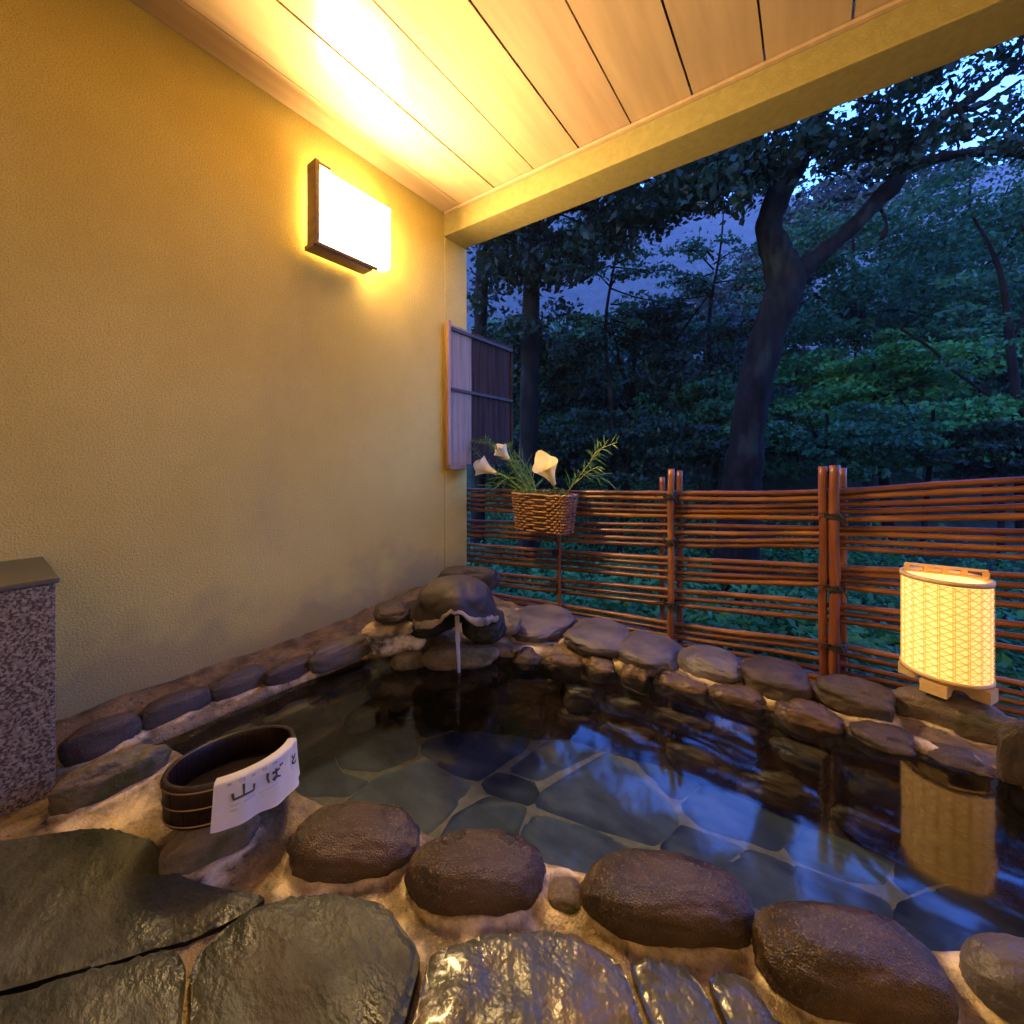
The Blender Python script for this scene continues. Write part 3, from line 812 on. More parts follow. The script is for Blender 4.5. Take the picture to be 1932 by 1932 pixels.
# ------------------------------------------------------------------ spout stone
def spout():
    c = PZ(858, 1150, .205)
    root = empty("water_spout", (c.x, c.y, .05), "hooded spout stone with a pale broken rim that water pours from", "water spout", spoutg)
    face = math.atan2(-c.y, -c.x)          # towards the viewer
    n = 72
    A, B, H = .175, .155, .145
    def pt(phi, k, inset):
        # k 0 top .. 1 rim
        x = math.cos(phi); y = math.sin(phi)
        front = max(0, x)
        arch = .060 * math.exp(-(abs(y) / .36) ** 3) * (front > 0) * front ** .5
        rim = -.012 - .03 * abs(y) ** 2 + arch - .09 * max(0, -x) + .010 * fbm((x * 3, y * 3, 0), 2.5, 4, 3)
        th = math.pi / 2 * k
        r = math.sin(th) ** .8
        z = rim + (H - rim) * math.cos(th) ** .9
        s = 1 - inset / .18
        l = 1 + .10 * fbm((x * r, y * r, z * 5), 1.2, 8, 3) + .05 * fbm((x * r, y * r, z * 5), 4, 8, 4)
        return Vector((B * x * r * s * l, A * y * r * s * l, z - (inset * .9 if k < .97 else 0)))
    M = Matrix.Translation((c.x, c.y, c.z)) @ Matrix.Rotation(face, 4, 'Z')
    def shell(inset, rev):
        vs, fs = [], []
        m = 22
        for j in range(m + 1):
            for i in range(n):
                vs.append(M @ pt(2 * math.pi * i / n, max(.02, j / m), inset))
        for j in range(m):
            for i in range(n):
                q = (j * n + i, j * n + (i + 1) % n, (j + 1) * n + (i + 1) % n, (j + 1) * n + i)
                fs.append(q[::-1] if rev else q)
        top = tuple(range(n)); fs.append(top if rev else top[::-1])
        return vs, fs
    vs, fs = shell(0, True); raw("hood", vs, fs, "basalt_dark", root, True)
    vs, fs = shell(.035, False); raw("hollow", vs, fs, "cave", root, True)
    bm = bmesh.new()
    ring_o, ring_m, ring_i = [], [], []
    for i in range(n):
        phi = 2 * math.pi * i / n
        o = pt(phi, 1, 0); q = pt(phi, 1, .037)
        y = math.sin(phi); w = .007 + .022 * min(1, (abs(y) / .55) ** 2) * max(0, math.cos(phi)) ** .3 + .008 * fbm((math.cos(phi) * 4, y * 4, 2), 1, 3, 2)
        ring_o.append(bm.verts.new(M @ (o * 1.012 + Vector((0, 0, w)))))
        ring_m.append(bm.verts.new(M @ (o * 1.02 + Vector((.006, 0, -.004)))))
        ring_i.append(bm.verts.new(M @ (Vector((q.x, q.y, o.z - .004)))))
    for a, b in ((ring_o, ring_m), (ring_m, ring_i)):
        for i in range(n): bm.faces.new((a[i], a[(i + 1) % n], b[(i + 1) % n], b[i]))
    obj("broken_rim", bm, "stone_pale", root, True)
    # back filling rock so that the hood sits on the pile
    bm = bmesh.new()
    # stream
    m0 = PT(862, 1158, 1.66); m1 = PZ(866, 1268, WATER_Z + .002)
    bk = Vector((c.x, c.y, m0.z + .006)) + (Matrix.Rotation(face, 3, 'Z') @ Vector((.04, 0, 0)))
    pts = spline([bk, m0, m0.lerp(m1, .35) + Vector((0, 0, -.0)), m0.lerp(m1, .7), m1], 8)
    rad = lerps([.012, .0105, .0090, .0075, .0065], 8)
    bm = bmesh.new(); tube(bm, pts, [r * (1 + .35 * fbm((k * .4, 0, 0), 1, 5, 2)) for k, r in enumerate(rad)], 14)
    o = obj("water_stream", bm, "stream", smooth=True)
    tag(o, "thin white stream of water falling from the spout stone into the bath", "water stream")
spout()

# ------------------------------------------------------------------ granite counter
cn = empty("stone_counter", (-1.75, -.3, 0), "speckled granite counter with a thin overhanging top against the plaster wall", "counter")
bm = bmesh.new(); box(bm, (-1.948, -1.4, -.03), (-1.565, .137, .535), .006); obj("counter_body", bm, "granite", cn)
bm = bmesh.new(); box(bm, (-1.948, -1.42, .5365), (-1.557, .143, .550), .003); obj("counter_top", bm, "granite_top", cn)

# ------------------------------------------------------------------ wall lamp
lm = empty("wall_lamp", (-1.95, 1.15, 1.86), "glowing box-shaped wall lamp in a dark wooden frame on the plaster wall", "lamp")
bm = bmesh.new(); box(bm, (-1.910, .985, 1.893), (-1.8435, 1.375, 2.225), .010); obj("lamp_shade", bm, "lamp_side", lm)
bm = bmesh.new(); box(bm, (-1.8430, .990, 1.898), (-1.836, 1.370, 2.220), .003); obj("front_pane", bm, "lamp_glow", lm)
bm = bmesh.new(); box(bm, (-1.949, 1.05, 1.94), (-1.906, 1.32, 2.18), .004); obj("back_plate", bm, "pale_wood", lm)
bm = bmesh.new(); box(bm, (-1.905, .952, 1.868), (-1.828, .972, 2.245), .002); obj("side_frame", bm, "dark_wood", lm)
bm = bmesh.new(); box(bm, (-1.925, .950, 1.846), (-1.838, 1.262, 1.866), .002); box(bm, (-1.837, .950, 1.852), (-1.828, 1.285, 1.8665), .001)
obj("bottom_frame", bm, "dark_wood", lm)
bm = bmesh.new(); box(bm, (-1.850, .9735, 2.228), (-1.832, 1.03, 2.243), .002); obj("top_frame", bm, "dark_wood", lm)

# ------------------------------------------------------------------ side screen outside the pillar
scn = empty("wooden_screen", (-1.92, 1.9, .82), "weathered wooden screen panel with two dark battens beside the pillar", "screen")
SX = -1.925
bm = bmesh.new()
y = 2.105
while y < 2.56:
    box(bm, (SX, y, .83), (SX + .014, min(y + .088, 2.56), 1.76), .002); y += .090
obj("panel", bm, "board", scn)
bm = bmesh.new(); box(bm, (SX, 1.895, .83), (SX + .0145, 2.104, 1.755), .002); o = obj("panel", bm, "board_lit", scn)
o["label"] = "end of the panel coloured paler as if lit"
for z0, z1 in ((1.712, 1.735), (1.315, 1.335)):
    bm = bmesh.new(); box(bm, (SX + .0155, 1.897, z0), (SX + .032, 2.57, z1), .002); obj("batten", bm, "batten", scn)
bm = bmesh.new(); box(bm, (SX - .002, 1.870, .83), (SX + .026, 1.893, 1.775), .003); o = obj("edge_strip", bm, "edge_strip", scn)
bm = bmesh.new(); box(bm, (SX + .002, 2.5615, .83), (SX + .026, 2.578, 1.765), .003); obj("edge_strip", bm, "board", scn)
bm = bmesh.new(); box(bm, (SX - .002, 1.872, .793), (SX + .04, 2.02, .828), .004); obj("bracket", bm, "board_lit", scn)

# ------------------------------------------------------------------ bamboo fence
fn = empty("bamboo_fence", (-.4, 2.22, 0), "brown bamboo fence of grouped horizontal rails between tied posts", "fence")
ST = (894, 1264, 1552, 1929)
RAILS = [(924, 931, 927, 906), (934, 941, 940, 922), (944, 954, 954, 938.5), (953.5, 964, 965, 956.5), (962, 974, 978, 976),
         (983, 991.5, 996, 1004), (993, 1004.5, 1007, 1018), (1003, 1018, 1021, 1035), (1011, 1028, 1032, 1052),
         (1028, 1054, 1068, 1088), (1038, 1066, 1080, 1106), (1048, 1079, 1092.5, 1124), (1058, 1090, 1105, 1142),
         (1079, 1113, 1139, 1180), (1088, 1128, 1152.5, 1203), (1097, 1141, 1167, 1225),
         (1115, 1176, 1214, 1290), (1124, 1187, 1228, 1309), (1133, 1199, 1245, 1328),
         (1144, 1213, 1262, 1346), (1155, 1226, 1278, 1364)]
rnd = random.Random(5)
for k, vv in enumerate(RAILS):
    P = [PF(u, v, rnd.uniform(-.003, .003)) for u, v in zip(ST, vv)]
    d0 = (P[0] - P[1]).normalized(); P.insert(0, P[0] + d0 * .06)
    d1 = (P[-1] - P[-2]).normalized(); P.append(P[-1] + d1 * 1.2)
    pts = spline(P, 22)
    r0 = rnd.uniform(.0110, .0132)
    rad = []; nxt = rnd.uniform(.05, .25); acc = 0
    for i, p in enumerate(pts):
        if i: acc += (p - pts[i - 1]).length
        rr = r0 * (1 + .03 * math.sin(i * .31 + k))
        if acc > nxt: rr *= 1.16; nxt = acc + rnd.uniform(.20, .34)
        rad.append(rr)
        p.z += .0025 * math.sin(i * .17 + k * 1.3)
    bm = bmesh.new(); tube(bm, pts, rad, 10)
    obj("rail", bm, "bamboo", fn)
def pole(u, v0, v1, off, r, dz=0):
    a = PF(u, v1, off); t = PF(u, v0, off); x, y = t.x, t.y
    zt, zb = t.z, min(a.z, -.10)
    m = 26; pts = [Vector((x + .002 * math.sin(i * .4 + u), y, zb + (zt - zb) * i / m)) for i in range(m + 1)]
    rad = [r * (1.12 if i in (5, 13, 20) else 1) for i in range(m + 1)]
    bm = bmesh.new(); tube(bm, pts, rad, 14)
    return obj("post", bm, "bamboo_post", fn)
pole(1055, 1004, 1170, -.030, .0125)
pole(1249, 900, 1240, .03, .0145); pole(1266, 885, 1240, -.036, .0165); pole(1283, 888, 1240, .03, .0150)
pole(1553, 880, 1290, -.034, .0160); pole(1574, 878, 1290, -.040, .0190); pole(1590, 883, 1290, .03, .0155)
def lashing(u, v, w, hgt=.018):
    c = PF(u, v, -.01)
    bm = bmesh.new()
    for j in range(4):
        pts = []
        for i in range(25):
            a = 2 * math.pi * i / 24
            pts.append(c + Vector((w * math.cos(a), .052 * math.sin(a), (j - 1.5) * hgt / 3 + .004 * math.sin(a * 2 + j))))
        tube(bm, pts, .0042, 6, False)
    tube(bm, [c + Vector((w * .4, -.054, .02)), c + Vector((w * .9, -.058, -.006)), c + Vector((w * 1.2, -.05, -.03))], .003, 6)
    tube(bm, [c + Vector((-w * .3, -.055, .014)), c + Vector((-w * 1.3, -.052, .008)), c + Vector((-w * 1.9, -.045, -.004))], .003, 6)
    obj("lashing", bm, "rope", fn, True)
for a in ((1266, 936, .036), (1266, 1021, .036), (1266, 1137, .036), (1570, 972, .042), (1570, 1106, .042), (1052, 1040, .022), (1052, 1100, .022), (1574, 1215, .04)):
    lashing(*a)

# ------------------------------------------------------------------ wooden bucket and towel
BK = Vector((-1.090, .372, .076)); BR, BH = .132, .082
bk = empty("wooden_bucket", BK, "round dark lacquered wooden bath bucket with thin copper hoops", "bucket")
def lathe_part(name, prof, m, c=BK, n=72, parent=None, closed=True):
    b = bmesh.new(); lathe(b, prof, c, n, closed=closed); return obj(name, b, m, parent)
def staves(o):
    for v in o.data.vertices:
        a = math.atan2(v.co.y - BK.y, v.co.x - BK.x) / (2 * math.pi) * 24
        k = abs((a % 1) - .5) * 2
        er = Vector((v.co.x - BK.x, v.co.y - BK.y, 0)).normalized()
        if k > .92: v.co -= er * .0014
    return o
staves(lathe_part("bucket_wall", [(BR - .007, .002), (BR - .002, BH - .003), (BR - .003, BH), (BR - .012, BH), (BR - .013, BH - .003), (BR - .016, .002)], "lacquer", n=288, parent=bk))
lathe_part("bucket_bottom", [(.0005, .010), (BR - .0165, .010), (BR - .0165, .020), (.0005, .020)], "lacquer_in", parent=bk)
for z in (.008, .040, .072):
    r = BR - .007 + .005 * z / BH
    lathe_part("hoop", [(r + .0005, z - .0016), (r + .0022, z - .001), (r + .0022, z + .001), (r + .0005, z + .0016)], "copper", parent=bk)
TOC = math.atan2(-BK.y, -BK.x)             # from bucket towards the viewer
def towel_pt(s, w, lift=0.0):
    """s 0..1 along the rim (left to right), w -0.35..1 downwards"""
    ph = TOC + R(-14 + 86 * s)              # to the right as seen from the camera
    er = Vector((math.cos(ph), math.sin(ph), 0))
    L = .084
    rim = BR + .004
    wav = (.005 * math.sin(s * 10 + .6) + .003 * math.sin(s * 23 + 2)) * max(0, w)
    if w < 0:
        d = -w * L
        return BK + er * (BR - .016 - .003) + Vector((0, 0, BH + .002 - d)) if d > .004 else BK + er * (BR - .016 + .004 - d) + Vector((0, 0, BH + .004))
    flare = .016 * w ** 1.3 * (1 - .4 * s) + wav
    arc = min(w / .10, 1)
    rr = BR - .012 + (rim - BR + .012) * math.sin(arc * math.pi / 2)
    z = BH + .004 - .006 * (1 - math.cos(arc * math.pi / 2)) - max(0, w - .10) * L * (1 + .10 * math.sin(s * 3.4 - .2) + .02 * math.sin(s * 15))
    p = BK + er * (rr + flare + lift) + Vector((0, 0, z + lift * .3))
    if w > .3:
        p += Vector((math.cos(TOC), math.sin(TOC), 0)) * .012 * s * (w - .3)
    return p
def towel():
    bm = bmesh.new(); nu, nw = 44, 40
    ws = [-.35 + 1.35 * j / nw for j in range(nw + 1)]
    g = [[bm.verts.new(towel_pt(i / nu, w)) for i in range(nu + 1)] for w in ws]
    for j in range(nw):
        for i in range(nu): bm.faces.new((g[j][i], g[j][i + 1], g[j + 1][i + 1], g[j + 1][i]))
    r = bmesh.ops.solidify(bm, geom=bm.faces[:], thickness=.0015)
    o = obj("towel", bm, "towel", smooth=True)
    tag(o, "small white printed towel draped over the rim of the wooden bucket", "towel")
    def strokes(name, glyphs, m, wd):
        bm = bmesh.new()
        for (s0, w0, sw, wh, lines) in glyphs:
            for ln in lines:
                P = [(s0 + x * sw, w0 + (1 - y) * wh) for x, y in ln]
                q = []
                for a, b in zip(P, P[1:]):
                    for k in range(5): q.append((a[0] + (b[0] - a[0]) * k / 5, a[1] + (b[1] - a[1]) * k / 5))
                q.append(P[-1])
                prev = None
                for k, (s, w) in enumerate(q):
                    a = q[max(k - 1, 0)]; b = q[min(k + 1, len(q) - 1)]
                    d = Vector(((b[0] - a[0]) * .2, (b[1] - a[1]) * .084)); d = d.normalized() if d.length else Vector((1, 0))
                    nrm = Vector((-d.y / .2, d.x / .084)) * wd * (1 - .35 * k / len(q))
                    v1 = bm.verts.new(towel_pt(s + nrm.x, w + nrm.y, .0022)); v2 = bm.verts.new(towel_pt(s - nrm.x, w - nrm.y, .0022))
                    if prev: bm.faces.new((prev[0], prev[1], v2, v1))
                    prev = (v1, v2)
        obj(name, bm, m, o)
    yama = [[(.5, 1), (.5, .22)], [(.08, .6), (.12, .1), (.5, .14), (.9, .12)], [(.92, .62), (.9, .1)]]
    ba = [[(.08, .95), (.05, .5), (.12, .05)], [(.32, .70), (.80, .74)], [(.56, .95), (.56, .25), (.42, .08), (.33, .18), (.45, .28), (.6, .2), (.8, .05)],
          [(.84, 1.05), (.9, .88)], [(.97, 1.07), (1.03, .9)]]
    to = [[(.3, .95), (.38, .55)], [(.82, .75), (.4, .52), (.18, .25), (.35, .08), (.85, .08)]]
    for g in [(.14, .25, .22, .26, yama), (.46, .27, .18, .23, ba), (.735, .27, .16, .22, to)]:
        strokes("character", [g], "ink", .0023)
    kan = [[[(.1, .8), (.9, .8)], [(.5, 1), (.5, 0)], [(.5, .7), (.1, .2)], [(.5, .7), (.9, .2)]],
           [[(.1, .9), (.9, .9), (.9, .1), (.1, .1), (.1, .9)], [(.1, .5), (.9, .5)]],
           [[(.5, 1), (.2, .5)], [(.1, .6), (.9, .6)], [(.5, .6), (.5, 0)], [(.2, .2), (.8, .2)]],
           [[(.1, .7), (.9, .7)], [(.3, 1), (.3, .4)], [(.7, 1), (.7, .4)], [(.1, .3), (.9, .3)], [(.5, .3), (.5, 0)]],
           [[(.2, 1), (.2, 0)], [(.4, .8), (.9, .8), (.9, .1)], [(.4, .5), (.9, .5)]]]
    for i, k in enumerate(kan): strokes("small_character", [(.10 + .105 * i, .125, .062, .075, k)], "ink_grey", .0007)
    for x0, w0, wd in ((.14, .58, .08), (.25, .585, .10), (.38, .58, .18), (.14, .68, .06)):
        strokes("printed_line", [(x0, w0, wd, .02, [[(0, .5), (1, .6)]])], "ink_faint", .0014)
towel()

# the bucket leans back a little on its uneven stone
BAX = Vector((-BK.y, BK.x, 0)).normalized()
BROT = Matrix.Rotation(R(10), 4, BAX)
bk.rotation_euler = BROT.to_euler()
TB = Matrix.Translation(BK) @ BROT @ Matrix.Translation(-BK)
for o_ in [q for q in COL.objects if q.name.startswith("towel")]:
    o_.data.transform(TB)
    for c_ in o_.children: c_.data.transform(TB)

# ------------------------------------------------------------------ lantern
LP = Vector((.367, 1.975, .088))
ln = empty("bamboo_lantern", LP, "glowing cylindrical woven bamboo lantern on a small wooden stand", "lantern")
LR, LZ0, LZ1 = .106, .050, .372
lathe_part("paper_shade", [(LR, LZ0), (LR, LZ1 - .012)], "paper_glow", LP, 64, ln, closed=False)
def weave():
    bm = bmesh.new()
    r = LR + .003
    H0, H1 = LZ0 + .010, LZ1 - .012
    def strip(fn, w, m):
        prev = None
        for k in range(m + 1):
            a, z = fn(k / m); a2, z2 = fn(min(1, k / m + .01)); a1, z1 = fn(max(0, k / m - .01))
            d = Vector(((a2 - a1) * r, z2 - z1)).normalized()
            n = Vector((-d.y, d.x)) * w
            rr = r + .0008 * math.sin(k * math.pi)
            P = []
            for sg in (1, -1):
                aa = a + sg * n.x / r; zz = z + sg * n.y
                P.append(bm.verts.new((LP.x + rr * math.cos(aa), LP.y + rr * math.sin(aa), LP.z + zz)))
            if prev: bm.faces.new((prev[0], prev[1], P[1], P[0]))
            prev = P
    nv = 20
    for i in range(nv):
        a0 = 2 * math.pi * i / nv
        for da in (-.022, .022): strip(lambda t: (a0 + da, H0 + (H1 - H0) * t), .0013, 10)
    nd = 20
    rise = (H1 - H0)
    for i in range(nd):
        for sg in (1, -1):
            a0 = 2 * math.pi * i / nd + .08
            strip(lambda t: (a0 + sg * t * 2 * math.pi * .62, H0 + rise * t), .0014, 60)
    for j in range(12):
        z = H0 + rise * (j + .5) / 12
        strip(lambda t: (t * 2 * math.pi, z), .0011, 64)
    obj("weave", bm, "split_bamboo", ln)
weave()
def ringp(name, z0, z1, r0, r1, m):
    lathe_part(name, [(r0, z0), (r1, z0), (r1, z1), (r0, z1)], m, LP, 64, ln)
ringp("bottom_ring", LZ0 - .004, LZ0 + .008, LR - .006, LR + .0055, "pale_wood")
ringp("top_ring", LZ1 - .010, LZ1 + .004, LR - .006, LR + .0055, "pale_wood")
lathe_part("base_plate", [(.0005, LZ0 - .010), (LR - .008, LZ0 - .010), (LR - .008, LZ0 - .0045), (.0005, LZ0 - .0045)], "pale_wood", LP, 48, ln)
def board(name, ang, arch, z0, z1, half, th):
    bm = bmesh.new()
    # side outline with a low arch cut in the underside
    top = [(half, z1), (-half, z1)]
    bot = [(-half, z0), (-half * .62, z0), (-half * .5, z0 + arch), (half * .5, z0 + arch), (half * .62, z0), (half, z0)]
    vs = [bm.verts.new((x, -th, z)) for x, z in top + bot]
    f = bm.faces.new(vs)
    r = bmesh.ops.extrude_face_region(bm, geom=[f])
    bmesh.ops.translate(bm, vec=(0, 2 * th, 0), verts=[v for v in r['geom'] if isinstance(v, bmesh.types.BMVert)])
    bmesh.ops.transform(bm, matrix=Matrix.Translation(LP) @ Matrix.Rotation(ang, 4, 'Z'), verts=bm.verts)
    return obj(name, bm, "pale_wood", ln)
va = math.atan2(LP.y, LP.x)
board("foot_board", va + R(72), .014, 0, LZ0 - .0105, .112, .030)
board("foot_board", va + R(-14), .014, .0005, LZ0 - .0115, .112, .032)
# handle: standing slotted strip across the top
bm = bmesh.new()
for lo_, hi_ in (((-.1, -.006, LZ1 + .0045), (.1, .006, LZ1 + .011)), ((-.1, -.006, LZ1 + .026), (.1, .006, LZ1 + .034))):
    box(bm, lo_, hi_, .001)
for x in (-.095, -.045, .0, .045, .095):
    box(bm, (x - .007, -.0055, LZ1 + .0112), (x + .007, .0055, LZ1 + .0258))
bmesh.ops.transform(bm, matrix=Matrix.Translation(LP) @ Matrix.Rotation(va + R(105), 4, 'Z'), verts=bm.verts)
obj("handle", bm, "pale_wood", ln)

# ------------------------------------------------------------------ hanging basket with flowers
BC = PF(1026, 966, -.115)
bz0, bz1 = PF(1026, 1002, -.115).z, PF(1026, 934, -.115).z
hb = empty("hanging_basket", (BC.x, BC.y, bz0), "brown woven wicker basket of flowers hung on the bamboo fence", "basket")
def bask_pt(a, k, off=0):
    hw = (.172 + .026 * k + off); hd = (.068 + .012 * k + off)
    c, s = math.cos(a), math.sin(a)
    e = .45
    return Vector((BC.x + hw * math.copysign(abs(c) ** e, c), BC.y + hd * math.copysign(abs(s) ** e, s), bz0 + (bz1 - bz0) * k))
def basket():
    bm = bmesh.new(); n = 96
    rows = 13
    rr = random.Random(2)
    for j in range(rows):
        pts = []
        for i in range(n + 1):
            a = 2 * math.pi * i / n
            off = .006 * (1 if ((i // 2) + j) % 2 else -1) + rr.uniform(-.002, .002)
            p = bask_pt(a, (j + .5) / rows, off); p.z += rr.uniform(-.002, .002); pts.append(p)
        tube(bm, pts, .0074, 6, False)
    obj("woven_body", bm, "wicker", hb, True)
    bm = bmesh.new()
    for i in range(48):
        a = 2 * math.pi * (i + .5) / 48
        tube(bm, [bask_pt(a, k, .001) for k in (0, .5, 1)], .004, 5)
    obj("stake", bm, "wicker", hb, True)
    bm = bmesh.new()
    for off in (-.004, .006):
        tube(bm, [bask_pt(2 * math.pi * i / n, 1.02, off) + Vector((0, 0, .003 * math.sin(i * .9))) for i in range(n + 1)], .0075, 6, False)
    obj("rim", bm, "wicker", hb, True)
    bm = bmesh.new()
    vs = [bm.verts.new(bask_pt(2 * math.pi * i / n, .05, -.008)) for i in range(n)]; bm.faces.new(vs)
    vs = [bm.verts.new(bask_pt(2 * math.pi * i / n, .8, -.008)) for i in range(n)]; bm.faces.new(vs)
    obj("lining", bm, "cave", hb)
basket()
def at_b(u, v, dy=0): return PF(u, v, -.115 + dy)
def calla(path, dirv, size, m, label, tall=1.0):
    """stem + rolled spathe opening along dirv"""
    base = path[-1]
    root = empty("calla_lily", path[0], label, "flower", "calla lilies in the hanging basket")
    bm = bmesh.new(); tube(bm, spline(path, 6), .0055, 8); obj("stem", bm, "stem", root, True)
    d = Vector(dirv).normalized()
    tocam = (CAM - base).normalized()
    side = d.cross(tocam).normalized(); fr = side.cross(d).normalized()
    if fr.dot(tocam) < 0: fr = -fr
    vs, fs = [], []
    nu, nk = 28, 18
    for k in range(nk + 1):
        t = k / nk
        for i in range(nu + 1):
            a = -1.08 * math.pi + 2.16 * math.pi * i / nu        # rolled, overlapping at the front
            r = size * (.10 + .42 * t ** 1.6) * (1 - .10 * abs(a) / math.pi)
            back = (1 + math.cos(a)) / 2                          # 1 at the tall back
            h = size * tall * (1.25 * t * (.55 + .55 * back ** 1.5)) + size * .0
            curl = size * .30 * max(0, t - .6) ** 1.2
            p = base + d * h + side * math.sin(a) * (r + curl * .7) - fr * (math.cos(a) * (r + curl) + .0)
            if back > .9: p += d * size * .35 * (back - .9) * 10 * t ** 4
            vs.append(p)
    for k in range(nk):
        for i in range(nu):
            q = k * (nu + 1) + i; fs.append((q, q + 1, q + nu + 2, q + nu + 1))
    raw("bloom", vs, fs, m, root, True)
    bm = bmesh.new(); tube(bm, [base + d * size * .1, base + d * size * .5, base + d * size * .8], [size * .05, size * .055, size * .03], 8); obj("spadix", bm, "spadix", root, True)
calla([at_b(1000, 940), at_b(985, 925), at_b(955, 900), at_b(936, 893)], (at_b(882, 868) - at_b(936, 893)), .135, "spathe", "cream calla lily drooping left in front of the pillar edge", 1.15)
calla([at_b(1010, 940, .03), at_b(985, 905, .03), at_b(968, 880, .03), at_b(962, 868, .03)], (at_b(935, 836, .03) - at_b(966, 870, .03)), .10, "spathe", "smaller cream calla lily above the drooping one", 1.1)
calla([at_b(1048, 945, -.02), at_b(1047, 932, -.02), at_b(1046, 915, -.02)], (Vector((-.42, -.12, .9))), .145, "spathe_yellow", "large yellow-cream calla lily standing upright in the basket", .95)

def leafy(name, label, cat, stems, leaf_len, leaf_w, per, m, sm, seed, spread=.9):
    rn = random.Random(seed)
    root = empty(name, stems[0][0], label, cat)
    bm = bmesh.new(); lv, lf = [], []
    for P in stems:
        sp = spline(P, 6)
        tube(bm, sp, [.0035 * (1 - .6 * i / len(sp)) for i in range(len(sp))], 6)
        for q in range(per):
            k = rn.uniform(.15, 1); i = min(int(k * (len(sp) - 1)), len(sp) - 2)
            p = sp[i].lerp(sp[i + 1], k * (len(sp) - 1) - i)
            d = (sp[i + 1] - sp[i]).normalized()
            o = Vector((rn.gauss(0, 1), rn.gauss(0, .6), rn.gauss(0, 1))); o = (o - d * o.dot(d)).normalized()
            ld = (d * rn.uniform(.2, .9) + o * spread).normalized()
            w = ld.cross(Vector((rn.gauss(0, 1), rn.gauss(0, 1), rn.gauss(0, 1)))).normalized() * leaf_w * rn.uniform(.7, 1.2)
            l = leaf_len * rn.uniform(.6, 1.25)
            b = len(lv); dr = Vector((0, 0, -.15 * l))
            lv += [p, p + ld * l * .4 + w, p + ld * l + dr, p + ld * l * .4 - w]; lf.append((b, b + 1, b + 2, b + 3))
    obj("stalk", bm, sm, root, True)
    raw("foliage", lv, lf, m, root)
leafy("bamboo_sprig", "thin bamboo-leaved sprig leaning right out of the basket", "plant",
      [[at_b(1062, 940), at_b(1085, 910), at_b(1115, 870), at_b(1142, 838)], [at_b(1115, 870), at_b(1128, 850), at_b(1165, 834)], [at_b(1085, 912), at_b(1110, 890), at_b(1130, 880)]],
      .075, .0045, 20, "fine_leaf", "stem_yellow", 3, .8)
leafy("fern_bunch", "green feathery foliage rising left from the basket to the wooden screen", "plant",
      [[at_b(1015, 940, .02), at_b(985, 905, .04), at_b(950, 860, .05), at_b(915, 828, .06)], [at_b(1012, 940, .02), at_b(990, 900, .03), at_b(965, 860, .05), at_b(960, 838, .05)],
       [at_b(1010, 940, .02), at_b(970, 910, .02), at_b(925, 880, .06), at_b(890, 845, .06)], [at_b(1008, 940, .02), at_b(975, 890, .06), at_b(935, 845, .06), at_b(890, 830, .06)]],
      .046, .0024, 150, "fine_leaf", "stem", 4, .9)
leafy("grass_tuft", "long green grass blades fanning left over the basket rim", "plant",
      [[at_b(1000, 940), at_b(980, 925), at_b(945, 912), at_b(905, 928)], [at_b(1005, 940), at_b(985, 910), at_b(960, 900), at_b(920, 905)], [at_b(1005, 940), at_b(1000, 915), at_b(985, 885), at_b(975, 870)],
       [at_b(1015, 940), at_b(1005, 905), at_b(992, 880), at_b(970, 850)], [at_b(1070, 940), at_b(1078, 915), at_b(1095, 895), at_b(1135, 900)]],
      .11, .0042, 24, "fine_leaf", "stem", 5, .35)
leafy("filler_leaf_bunch", "short yellow-green leaves filling the top of the basket", "plant",
      [[at_b(980 + 14 * i, 946, -.03 + .02 * (i % 3)), at_b(980 + 15 * i, 935, -.03), at_b(976 + 17 * i, 922, -.03)] for i in range(6)],
      .035, .009, 16, "fine_leaf", "stem_yellow", 6, 1.0)

# ================================================================== TREES
def leaf_cloud(name, clumps, size, m, parent, seed, up=.55, stuff=False):
    """clumps: rows of x,y,z, rx,ry,rz, count"""
    rg = np.random.default_rng(seed)
    C = np.array([c[:6] for c in clumps]); n = np.array([int(c[6]) for c in clumps])
    idx = np.repeat(np.arange(len(C)), n); N = len(idx)
    d = rg.normal(size=(N, 3)); d /= np.linalg.norm(d, axis=1)[:, None]
    r = rg.random(N) ** .45
    P = C[idx, :3] + d * r[:, None] * C[idx, 3:6]
    nr = rg.normal(size=(N, 3)) * .55; nr[:, 2] += up; nr /= np.linalg.norm(nr, axis=1)[:, None]
    t = rg.normal(size=(N, 3)); t -= nr * (t * nr).sum(1)[:, None]; t /= np.linalg.norm(t, axis=1)[:, None]
    b = np.cross(nr, t)
    s = (size * rg.uniform(.38, 1.45, N))[:, None]
    droop = nr * s * .18
    V = np.stack([P - t * s * .5, P + b * s * .30 - t * s * .05, P + t * s * .55 - droop, P - b * s * .30 - t * s * .05], 1).reshape(-1, 3)
    me = bpy.data.meshes.new(name)
    me.vertices.add(N * 4); me.vertices.foreach_set("co", V.ravel())
    me.loops.add(N * 4); me.loops.foreach_set("vertex_index", np.arange(N * 4))
    me.polygons.add(N); me.polygons.foreach_set("loop_start", np.arange(N) * 4); me.polygons.foreach_set("loop_total", np.full(N, 4))
    me.update(calc_edges=True)
    return link(name, me, m, parent)

